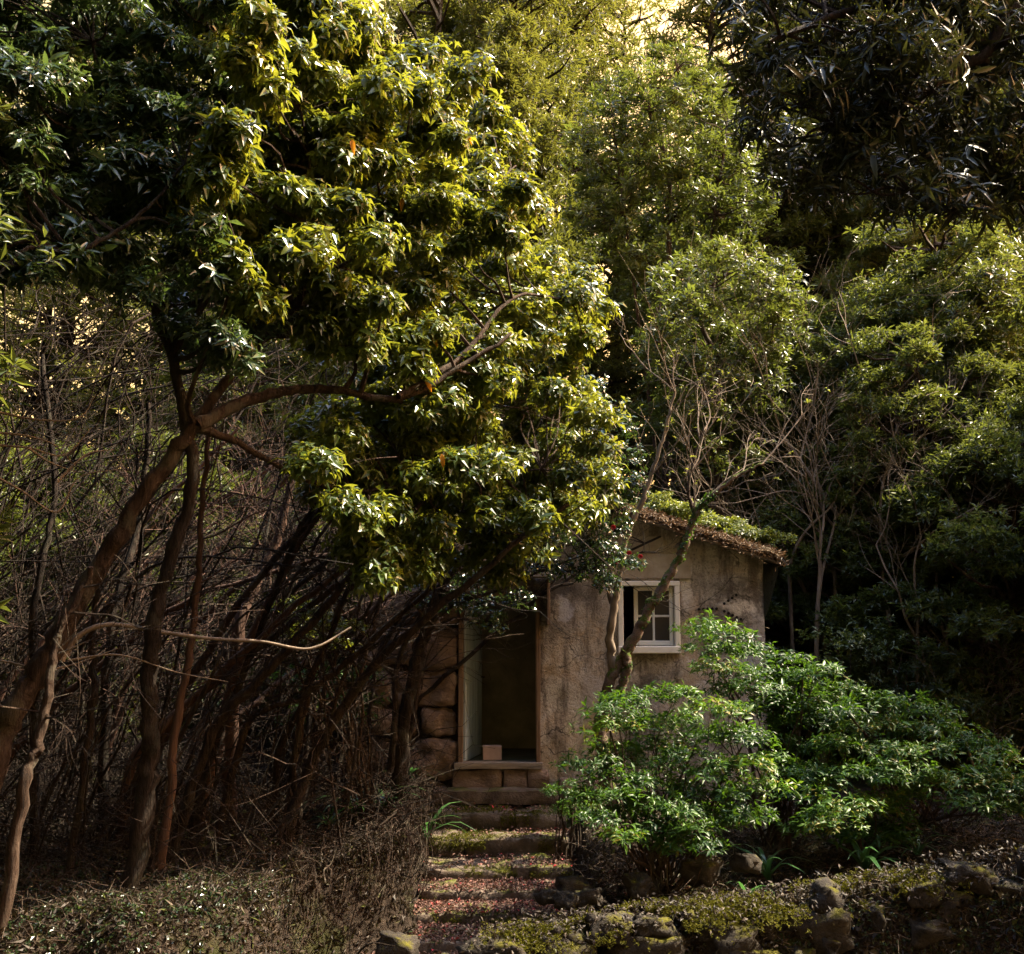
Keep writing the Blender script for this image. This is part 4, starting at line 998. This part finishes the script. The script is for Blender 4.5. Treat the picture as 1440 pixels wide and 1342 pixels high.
# pale dead twigs at the left edge
p = P(-25, 700, 7.2); root = thing('dead_branch', 'pale dead branch with forked twigs reaching in from the left edge', 'branch', tuple(p))
for path in ([(-25, 660), (30, 690), (80, 720), (110, 672), (165, 660)], [(-25, 625), (40, 630), (90, 640), (130, 600)], [(-25, 575), (50, 590), (110, 588), (135, 555)], [(40, 630), (70, 650), (110, 665)], [(80, 678), (120, 640), (160, 632)], [(-25, 608), (30, 612), (75, 625), (105, 655)]):
    mb = MB(); tube(mb, catmull(px_path(path, [7.2, 7.4]), 6), .010, .003, 5); o = mb.build('twig', M['bark_pale'], root); o.location = -Vector(p)
# the near-horizontal bare branch
p = P(105, 915, 7.95); root = thing('bare_branch', 'long pale bare branch reaching level across the thicket towards the doorway', 'branch', tuple(p))
for path, r0, r1 in (([(85, 925), (115, 893), (160, 877), (230, 888), (300, 900), (370, 900), (435, 908), (490, 880)], .028, .010), ([(100, 925), (170, 918), (245, 945), (330, 952)], .012, .004), ([(-10, 930), (60, 938), (110, 930), (170, 918)], .010, .006)):
    mb = MB(); tube(mb, catmull(px_path(path, [7.95, 8.3])+rng.normal(0, .02, (len(path), 3)), 7), r0*.75, r1*.75, 7, 0, .5, .3, rng); o = mb.build('branch' if r0 > .02 else 'twig', M['bark_pale'], root, True); o.location = -Vector(p)

# leaning trunks of the thicket
rng = np.random.default_rng(501)
TR = [  # pixel path, depth, radius, material, label
    ([(5, 1170), (35, 1110), (55, 1040), (70, 968), (80, 900), (130, 800)], 7.5, .055, 'bark', 'short brown trunk at the far left edge crossing under the big leaning trunk'),
    ([(228, 1120), (250, 1010), (270, 900), (280, 790), (285, 690), (300, 560)], 8.9, .045, 'bark_red', 'slim reddish upright trunk in the middle of the thicket'),
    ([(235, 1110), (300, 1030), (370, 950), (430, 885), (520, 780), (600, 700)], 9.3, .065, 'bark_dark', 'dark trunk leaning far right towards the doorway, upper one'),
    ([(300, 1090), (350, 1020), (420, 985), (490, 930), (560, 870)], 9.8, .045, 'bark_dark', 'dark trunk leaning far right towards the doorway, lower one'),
    ([(325, 1010), (335, 900), (360, 820), (390, 760), (420, 650)], 10.8, .085, 'bark_red', 'broad reddish brown trunk lit behind the dark leaning ones'),
    ([(482, 1090), (500, 990), (520, 900), (545, 805), (560, 740)], 10.9, .032, 'bark', 'slim trunk left of the doorway beside the strap leaved plants'),
    ([(525, 1080), (520, 1000), (535, 930), (580, 860)], 11.5, .03, 'bark_dark', 'thin dark stem nearest the left wall of the cottage'),
    ([(100, 1100), (130, 1000), (130, 900), (150, 780), (230, 650)], 9.0, .04, 'bark_dark', 'dark upright trunk just right of the big leaning trunk'),
    ([(60, 1000), (50, 850), (75, 700), (60, 500)], 9.5, .05, 'bark_dark', 'dark trunk near the left edge under the orange sky flecks'),
]
def twiggy(root, pp, base, mat, rng, n, L=.5, dep=2):
    mb = MB()
    for q in range(n):
        i = int(rng.uniform(.25, 1)*(len(pp)-1)); branching(mb, pp[i], norm(rng.normal(0, 1, 3)*(1, .6, .6)+np.array((.5, 0, .4))), rng.uniform(.5, 1.2)*L, .008, rng, dep, 4, .6, .1)
    o = mb.build('twigs', mat, root, kind='stuff'); o.location = -Vector(base)
for path, y, r, mt, lab in TR:
    p = P(path[0][0], path[0][1], y); base = np.array((p[0], y, gz(p[0], y)-.05))
    root = thing('leaning_tree', lab, 'tree', tuple(base), 'leaning trunks of the thicket')
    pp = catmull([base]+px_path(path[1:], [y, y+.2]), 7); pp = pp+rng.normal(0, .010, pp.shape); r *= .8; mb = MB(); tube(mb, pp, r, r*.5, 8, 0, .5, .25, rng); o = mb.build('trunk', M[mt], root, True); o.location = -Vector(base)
    twiggy(root, pp, base, M[mt], rng, 8, .7)
for q in range(60):
    y = rng.uniform(9.5, 17.5); px = rng.uniform(-60, 580); x = (px-720)/FPX*y; base = np.array((x, y, gz(x, y)-.05)); hh = rng.uniform(3.0, 5.5)
    root = thing('thicket_tree', 'thin dark bare trunk among the crowded stems of the thicket on the left', 'tree', tuple(base), 'thin dark trunks crowding the thicket on the left')
    ln = rng.uniform(.05, .95); pts = [base]+[base+np.array((ln*hh*f**1.6+rng.normal(0, .09), rng.normal(0, .1), hh*f*(1-.25*ln*f))) for f in (.25, .5, .75, 1)]
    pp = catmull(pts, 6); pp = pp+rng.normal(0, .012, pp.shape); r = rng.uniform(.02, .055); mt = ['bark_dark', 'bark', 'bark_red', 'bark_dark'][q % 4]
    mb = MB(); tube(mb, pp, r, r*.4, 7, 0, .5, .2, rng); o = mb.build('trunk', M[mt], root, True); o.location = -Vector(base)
    twiggy(root, pp, base, M[mt], rng, 9, .8)

# ------------------------------------------------------------------ roof plants, strap-leaved plants
rng = np.random.default_rng(601)
for i, (px, py, lab) in enumerate([(945, 722, 'leafy plant on the roof nearest the ridge'), (985, 712, 'bushy plant on the roof behind the mossy limb'), (1020, 728, 'bright green plant in the middle of the right roof slope'), (1050, 745, 'small bright plant low on the right roof slope'), (1078, 760, 'pale fern like plant at the right eave corner'), (1005, 738, 'low green tuft on the front edge of the roof'), (962, 735, 'small green tuft on the roof edge left of the mossy limb'), (1035, 742, 'yellow green tuft spilling over the roof edge above the window side'), (1062, 757, 'low tuft on the roof edge near the right eave'), (915, 718, 'leafy plant at the very top of the gable')]):
    p = P(px, py+22, 13.1+.15*(i % 3)); zz = float(roofz(np.array(p[0])))+.12; root = thing('roof_plant', lab, 'plant', (p[0], p[1], zz))
    cl = [(*(rng.normal(0, .10, 2)), rng.uniform(.04, .22), .14, .12, .09, rng.uniform(.2, .9)) for _ in range(7)]
    tips, ax, tt, cc = clump_tips(cl, rng, 26, 1.0, -.1, .4); mb = MB()
    for c in cl: tube(mb, curvy((0, 0, 0), np.array(c[:3]), rng), .006, .003, 4)
    mb.build('stems', M['bark'], root)
    pos, d, n_, LL, WW, ti = whorls(tips, ax, rng, 7, .06, .36, (0, .9), tt); mb = MB(); leaves(mb, pos, d, n_, LL, WW, ti); mb.build('foliage', M['leaf_roof'], root, kind='stuff')
def strap_mesh(seed):
    r_ = np.random.default_rng(seed); n = 7; mb = MB(); V = []
    for i in range(n+1):
        u = i/n; w = .028*(1-u**2.5)*(.6+.4*min(u*5, 1))+.0008; th = math.radians(82)-u*math.radians(r_.uniform(95, 130)); 
        if i == 0: x, z = 0., 0.
        else: x += math.cos(th)/n; z += math.sin(th)/n
        V += [(x, w, z+.004), (x, 0, z), (x, -w, z+.004)]
    F = []
    for i in range(n): a = i*3; F += [[a, a+3, a+4, a+1], [a+1, a+4, a+5, a+2]]
    mb.add(V, F, 0, r_.uniform(.2, .9)); return mb.mesh('strap_leaf', M['leaf_strap'], True)
SM = [strap_mesh(i) for i in range(4)]
for px, py, y, s_, n, lab in [(500, 1120, 11.0, .42, 16, 'strap leaved plant on the left bank, largest of the clump by the slim trunk'), (465, 1140, 10.7, .30, 12, 'small strap leaved plant on the left bank farthest from the steps'),
        (540, 1105, 11.2, .32, 12, 'strap leaved plant on the left bank between the stems'), (600, 1080, 11.7, .40, 12, 'strap leaved plant arching over the left end of the top step'), (575, 1050, 12.2, .30, 12, 'dark strap leaved plant against the stone blocks left of the door'),
        (1215, 1205, 10.2, .40, 16, 'strap leaved plant on the right bank under the dark shrub'), (1080, 1205, 10.2, .34, 12, 'strap leaved plant on the right bank below the bright shrub'), (1290, 1185, 10.4, .30, 11, 'dark arching strap leaved plant rightmost on the bank'), (1050, 1232, 9.8, .22, 9, 'low strap leaved tuft at the top of the mossy wall'), (590, 1260, 10.0, .14, 10, 'tiny grassy tuft at the left end of the lower steps')]:
    p = P(px, py, y); x = p[0]; z = gz(x, y); s_ *= 1.55; z += .03; root = thing('strap_leaved_plant', lab, 'plant', (x, y, z), 'strap leaved plants on the banks')
    for q in range(n):
        o = link('leaf', SM[q % 4], root); o.rotation_euler = (rng.normal(0, .15), rng.uniform(-.35, .25), q*2.4+rng.normal(0, .3)); s2 = s_*rng.uniform(.7, 1.15); o.scale = (s2, s2*1.3, s2)

# ------------------------------------------------------------------ litter, twigs, moss on ground and steps
rng = np.random.default_rng(701)
def ground_n(x, y):
    e = .03; return norm(np.stack([-(H(x+e, y)-H(x-e, y))/(2*e), -(H(x, y+e)-H(x, y-e))/(2*e), np.ones_like(x)], -1))
def scatter(name, n, x0, x1, y0, y1, L, mat, tmean, flat=.5, hgt=.02, cond=None, tsd=.25, label=None):
    x = rng.uniform(x0, x1, n); y = rng.uniform(y0, y1, n)
    if cond is not None: k = cond(x, y); x = x[k]; y = y[k]
    z = H(x, y)+rng.random(len(x))**2*hgt+.004; nn = norm(ground_n(x, y)+rng.normal(0, flat, (len(x), 3))); d = np.cross(nn, rng.normal(0, 1, (len(x), 3)))
    LL = L*rng.uniform(.5, 1.4, len(x)); mb = MB(); leaves(mb, np.stack([x, y, z], -1), d, nn, LL, LL*rng.uniform(.25, .6, len(x)), tmean+rng.normal(0, tsd, len(x)), 0, False, .25)
    mb.build(name, mat, None, kind='stuff')
offst = lambda x, y: ~((x > ST_X0-.02-.75*sm(10.1, 9.1, y)) & (x < ST_X1+.02) & (y > 9.5) & (y < 12.8)) & (y < 12.85)
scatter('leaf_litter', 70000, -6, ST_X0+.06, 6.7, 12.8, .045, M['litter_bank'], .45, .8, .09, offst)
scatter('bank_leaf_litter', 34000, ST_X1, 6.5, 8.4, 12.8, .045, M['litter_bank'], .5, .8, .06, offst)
scatter('brown_leaf_litter', 5000, ST_X1, 3.5, 9.3, 10.6, .04, M['litter'], .35, .5, .03, offst)
# on the treads
V_, D_, N_, L_, T_ = [], [], [], [], []
for i, (yf, zt) in enumerate(STEPS):
    x0 = [-.86, -.86, -.86, -.86, -.98, -1.25, -1.6][i]; back = ([12.55]+[s[0] for s in STEPS])[i]
    n = [200, 600, 1200, 2100, 2600, 2800, 1500][i]
    x = rng.uniform(x0, ST_X1+.03 if i < 6 else -.2, n); y = yf+(back-yf)*rng.random(n)**.9+.0
    if i in (1, 2): k = rng.random(n) < sm(-.6, .4, x)*.8+.2; x = x[k]; y = y[k]
    z = zt+.008+rng.random(len(x))*.022; V_.append(np.stack([x, y, z], -1)); T_.append(.5+rng.normal(0, .22, len(x)))
V_ = np.concatenate(V_); T_ = np.concatenate(T_); nn = norm(np.array((0, 0, 1.))+rng.normal(0, .45, V_.shape)); d = np.cross(nn, rng.normal(0, 1, V_.shape)); LL = .038*rng.uniform(.5, 1.4, len(V_))
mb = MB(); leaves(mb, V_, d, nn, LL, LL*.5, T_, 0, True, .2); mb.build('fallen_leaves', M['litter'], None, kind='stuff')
k = 150; idx = rng.choice(len(V_), k, replace=False); idx = idx[rng.random(k) < sm(-.9, .5, V_[idx, 0])*.85+.1]
pv = V_[idx]+np.array((0, 0, .012)); nn = norm(np.array((0, -.3, 1.))+rng.normal(0, .4, pv.shape)); d = np.cross(nn, rng.normal(0, 1, pv.shape))
mb = MB(); leaves(mb, pv, d, nn, .034*rng.uniform(.5, 1.2, len(pv)), .022*rng.uniform(.5, 1.2, len(pv)), rng.random(len(pv)), 0, True, .3); mb.build('fallen_petals', M['petal'], None, kind='stuff')
# tangle of thin stems fanning up and to the right out of the bank
mb = MB()
for q in range(950):
    y = rng.uniform(9.0, 16.5); px = rng.uniform(-260, 560); x = (px-720)/FPX*y; z = gz(x, y); l = rng.uniform(1.2, 4.6); lean = rng.normal(.62, .38)
    g0 = np.array((x, y, z)) if rng.random() < .6 else np.array((x, y, z+rng.uniform(.8, 3.4)))
    p1 = g0+np.array((lean*.22*l, rng.normal(0, .05)*l, .30*l))+rng.normal(0, .05, 3)*l; p2 = g0+np.array((lean*.45*l, rng.normal(0, .12)*l, .55*l))+rng.normal(0, .07, 3)*l; p3 = g0+np.array((lean*1.05*l, rng.normal(0, .2)*l, rng.uniform(.5, .95)*l))
    pp = catmull([g0, p1, p2, p3], 4); 
    if (pp[:, 0]-(575-720)/FPX*pp[:, 1]).max() > 0: continue
    r0 = rng.uniform(.005, .022)*(.6+.4*rng.random()); tube(mb, pp, r0, r0*.3, 5)
    if rng.random() < .55:
        i = int(rng.uniform(.4, .9)*len(pp)); branching(mb, pp[i], norm(pp[i]-pp[i-1])+rng.normal(0, .4, 3), rng.uniform(.3, .9), max(r0*.45, .003), rng, 2, 4, .6, .1)
mb.build('tangled_stems', M['bark_dark'], None, kind='stuff')
mb = MB()
for q in range(300):
    y = rng.uniform(8.6, 14); px = rng.uniform(-80, 540); x = (px-720)/FPX*y; z = gz(x, y); l = rng.uniform(.5, 1.6); a = np.array((x, y, z+rng.uniform(0, 2.2))); b = a+np.array((rng.normal(.4, .5)*l, rng.normal(0, .3)*l, rng.uniform(-.2, .8)*l))
    pp = curvy(a, b, rng, .2, 4); 
    if (pp[:, 0]-(575-720)/FPX*pp[:, 1]).max() > 0: continue
    tube(mb, pp, rng.uniform(.003, .008), .002, 4)
mb.build('dead_stems', M['bark'], None, kind='stuff')
# roof litter needles
n = 6500; x = rng.uniform(RX-.2, HX1+.2, n); y = HY-.26+1.4*rng.random(n)**1.8; z = roofz(x)+.07+rng.random(n)*.06-.16*np.maximum(0, HY-.16-y)/.1*rng.random(n)
nn = norm(rng.normal(0, 1, (n, 3))); mb = MB(); leaves(mb, np.stack([x, y, z], -1), norm(rng.normal(0, 1, (n, 3))*(1, 1, .5)), nn, np.full(n, .06), np.full(n, .012), .45+rng.normal(0, .25, n), 0, False, .2)
o = mb.build('fallen_needles', M['needle'], house, kind='stuff'); o.location.y -= HY
# dead twigs and stalks over the banks
def twig_mat(name, n, x0, x1, y0, y1, L, r, mat, cond, lift=.12, vert=.2):
    mb = MB()
    for q in range(n):
        x = rng.uniform(x0, x1); y = rng.uniform(y0, y1)
        if not cond(x, y): continue
        z = gz(x, y)+rng.random()*lift; a = rng.uniform(0, 6.28); l = L*rng.uniform(.4, 1.5); d = np.array((math.cos(a), math.sin(a)*.7, rng.normal(0, vert)+vert*.5))*l
        p0 = np.array((x, y, z)); tube(mb, np.array([p0, p0+d*.35+rng.normal(0, .09*l, 3), p0+d*.7+rng.normal(0, .12*l, 3), p0+d]), r*rng.uniform(.5, 1.3), r*.4, 3)
    mb.build(name, mat, None, kind='stuff')
cL = lambda x, y: x < ST_X0-.03-.75*float(sm(10.1, 9.1, y)); cR = lambda x, y: x > ST_X1+.05
twig_mat('dead_twigs', 4500, -6, ST_X0, 6.8, 12.5, .26, .0035, M['bark'], cL, .12, .3)
twig_mat('dark_brushwood', 2600, -6, ST_X0, 8.5, 13.5, .55, .006, M['bark_dark'], cL, .5, .5)
twig_mat('bank_twigs', 1500, ST_X1, 5.5, 8.7, 12.0, .22, .003, M['bark_pale'], cR, .08, .3)
# dry stalks hanging over the left side of the steps
mb = MB()
for q in range(560):
    y = rng.uniform(9.0, 12.2); x = ST_X0-.75*float(sm(10.1, 9.1, y))-rng.random()**1.5*.55; z = gz(x-.1, y)+rng.uniform(0, .22); l = rng.uniform(.15, .5)
    p0 = np.array((x, y, z)); tube(mb, catmull([p0, p0+np.array((rng.uniform(-.05, .15), rng.normal(0, .08), .05))*l*2, p0+np.array((rng.uniform(.0, .25), rng.normal(0, .15), -.35))*l*1.6, p0+np.array((rng.uniform(-.05, .2), rng.normal(0, .2), -.8))*l*1.5], 2), .004, .002, 3)
mb.build('dry_stalks', M['bark'], None, kind='stuff')
# creeping small leaves over the bank faces and moss tufts along the wall top
def creeping(name, n, x0, x1, y0, y1, mat, L, cond, tm):
    x = rng.uniform(x0, x1, n); y = rng.uniform(y0, y1, n); k = cond(x, y); x = x[k]; y = y[k]; z = H(x, y)+.02+rng.random(len(x))*.07
    pos, d, n_, LL, WW, ti = whorls(np.stack([x, y, z], -1), ground_n(x, y)+rng.normal(0, .4, (len(x), 3)), rng, 4, L, .5, (0, .9), tm); mb = MB(); leaves(mb, pos, d, n_, LL, WW, ti, 0, False); mb.build(name, mat, None, kind='stuff')
creeping('creeping_ivy', 9000, -6, ST_X0-.05, 6.7, 9.4, M['leaf_dark'], .03, lambda x, y: x < ST_X0-.75*sm(10.1, 9.1, y), .4)
creeping('creeping_groundcover', 7000, ST_X1, 6, 8.3, 9.25, M['leaf_dark'], .03, lambda x, y: x > -2, .4)
creeping('bank_moss', 3500, -4.2, ST_X0-.1, 9.3, 11.2, M['leaf_roof'], .022, lambda x, y: wob(x*1.7, y*1.9) > .15, .2)

# litter and moss lodged on the rubble wall
ss = rng.uniform(0, s_len[-1], 2600); pw = np.stack([np.interp(ss, s_len, wpt[:, k]) for k in range(3)], -1)
yo = rng.normal(0, .16, len(ss)); pw[:, 1] += yo; pw[:, 2] += .01-.35*np.maximum(-yo, 0)+rng.random(len(ss))*.03
nn = norm(np.array((0, -.3, 1.))+rng.normal(0, .7, pw.shape)); d = np.cross(nn, rng.normal(0, 1, pw.shape)); LL = .045*rng.uniform(.4, 1.4, len(ss))
mb = MB(); leaves(mb, pw, d, nn, LL, LL*rng.uniform(.2, .5, len(ss)), .45+rng.normal(0, .25, len(ss)), 0, True, .25); mb.build('wall_leaf_litter', M['litter_bank'], None, kind='stuff')


n = 20000; ss = rng.uniform(-.25, s_len[-1], n); pw = np.stack([np.interp(ss, s_len, wpt[:, k]) for k in range(3)], -1)
yo = rng.normal(.02, .13, n); pw[:, 1] += yo; pw[:, 2] += -.02-.45*np.maximum(-yo, 0)+rng.random(n)*.03
k = (ss > rng.random(n)*.35) & (wob(ss*3.1, yo*7)+.6*wob(ss*7.7+3, yo*11) > -.05+.5*sm(2.8, 4.2, ss)) & (rng.random(n) < .15+.85*sm(0, .6, ss+rng.normal(0, .1, n))) & (rng.random(n) < 1-.75*sm(2.6, 4.4, ss)); pw = pw[k]
pos, d, n_, LL, WW, ti = whorls(pw, np.tile([[0, 0, 1.]], (len(pw), 1))+rng.normal(0, .4, pw.shape), rng, 5, .022, .5, (.1, 1.2), .5); mb = MB(); leaves(mb, pos, d, n_, LL, WW, ti, 0, False)
mb.build('wall_moss', M['moss'], None, kind='stuff')
# moss on the risers and upper treads
V_ = []
for i, (yf, zt) in enumerate(STEPS):
    n = [1500, 1700, 1300, 900, 900, 1200, 900][i]; x = rng.uniform(ST_X0, ST_X1, n); k = wob(x*2.6+i*2.3, 0*x+i) > (-.15 if i < 2 else .1); x = x[k]
    dn = rng.random(len(x))**1.3*.12; V_.append(np.stack([x, yf-.012+rng.normal(0, .008, len(x))+rng.random(len(x))*.12*(dn < .03), zt+.005-dn], -1))
    if i < 2: x = rng.uniform(ST_X0, ST_X1, 1500); y = yf+rng.random(1500)*.42; k = wob(x*3, y*4+i) > .05; V_.append(np.stack([x[k], y[k], np.full(k.sum(), zt+.012)], -1))
pw = np.concatenate(V_); pos, d, n_, LL, WW, ti = whorls(pw, np.tile([[0, -.5, 1.]], (len(pw), 1))+rng.normal(0, .4, pw.shape), rng, 4, .018, .5, (.1, 1.2), .4); mb = MB(); leaves(mb, pos, d, n_, LL, WW, ti, 0, False)
mb.build('step_moss', M['moss'], None, kind='stuff')

# litter clinging to the steep side of the bank by the steps
n = 16000; y = rng.uniform(8.2, 12.3, n); x = ST_X0-.75*sm(10.1, 9.1, y)-.07*wob(y*2.3, 0)+.05-rng.random(n)*.30; z = H(x, y)+rng.random(n)**2*.05
nn = norm(ground_n(x, y)+rng.normal(0, .6, (n, 3))); d = np.cross(nn, rng.normal(0, 1, (n, 3)))+np.array((0, 0, -.4)); LL = .05*rng.uniform(.4, 1.4, n)
mb = MB(); leaves(mb, np.stack([x, y, z], -1), d, nn, LL, LL*rng.uniform(.12, .5, n), .5+rng.normal(0, .28, n), 0, False, .25); mb.build('bank_edge_litter', M['litter_bank'], None, kind='stuff')
n = 12000; x = rng.uniform(-4.5, ST_X0, n); y = 7.0+rng.random(n)*2.6; z = H(x, y)+rng.random(n)*.06; nn = norm(rng.normal(0, 1, (n, 3))); d = rng.normal(0, 1, (n, 3)); LL = .07*rng.uniform(.4, 1.5, n)
mb = MB(); leaves(mb, np.stack([x, y, z], -1), d, nn, LL, LL*.12, .6+rng.normal(0, .28, n), 0, False, .35); mb.build('bank_straw', M['litter_bank'], None, kind='stuff')

n = 26000; x = rng.uniform(1.2, 6, n); y = rng.uniform(8.35, 9.6, n); z = H(x, y)+rng.random(n)*.09; nn = norm(rng.normal(0, 1, (n, 3))); d = rng.normal(0, 1, (n, 3)); LL = .05*rng.uniform(.4, 1.6, n)
mb = MB(); leaves(mb, np.stack([x, y, z], -1), d, nn, LL, LL*rng.uniform(.12, .6, n), .5+rng.normal(0, .28, n), 0, False, .35); mb.build('ledge_litter', M['litter_bank'], None, kind='stuff')
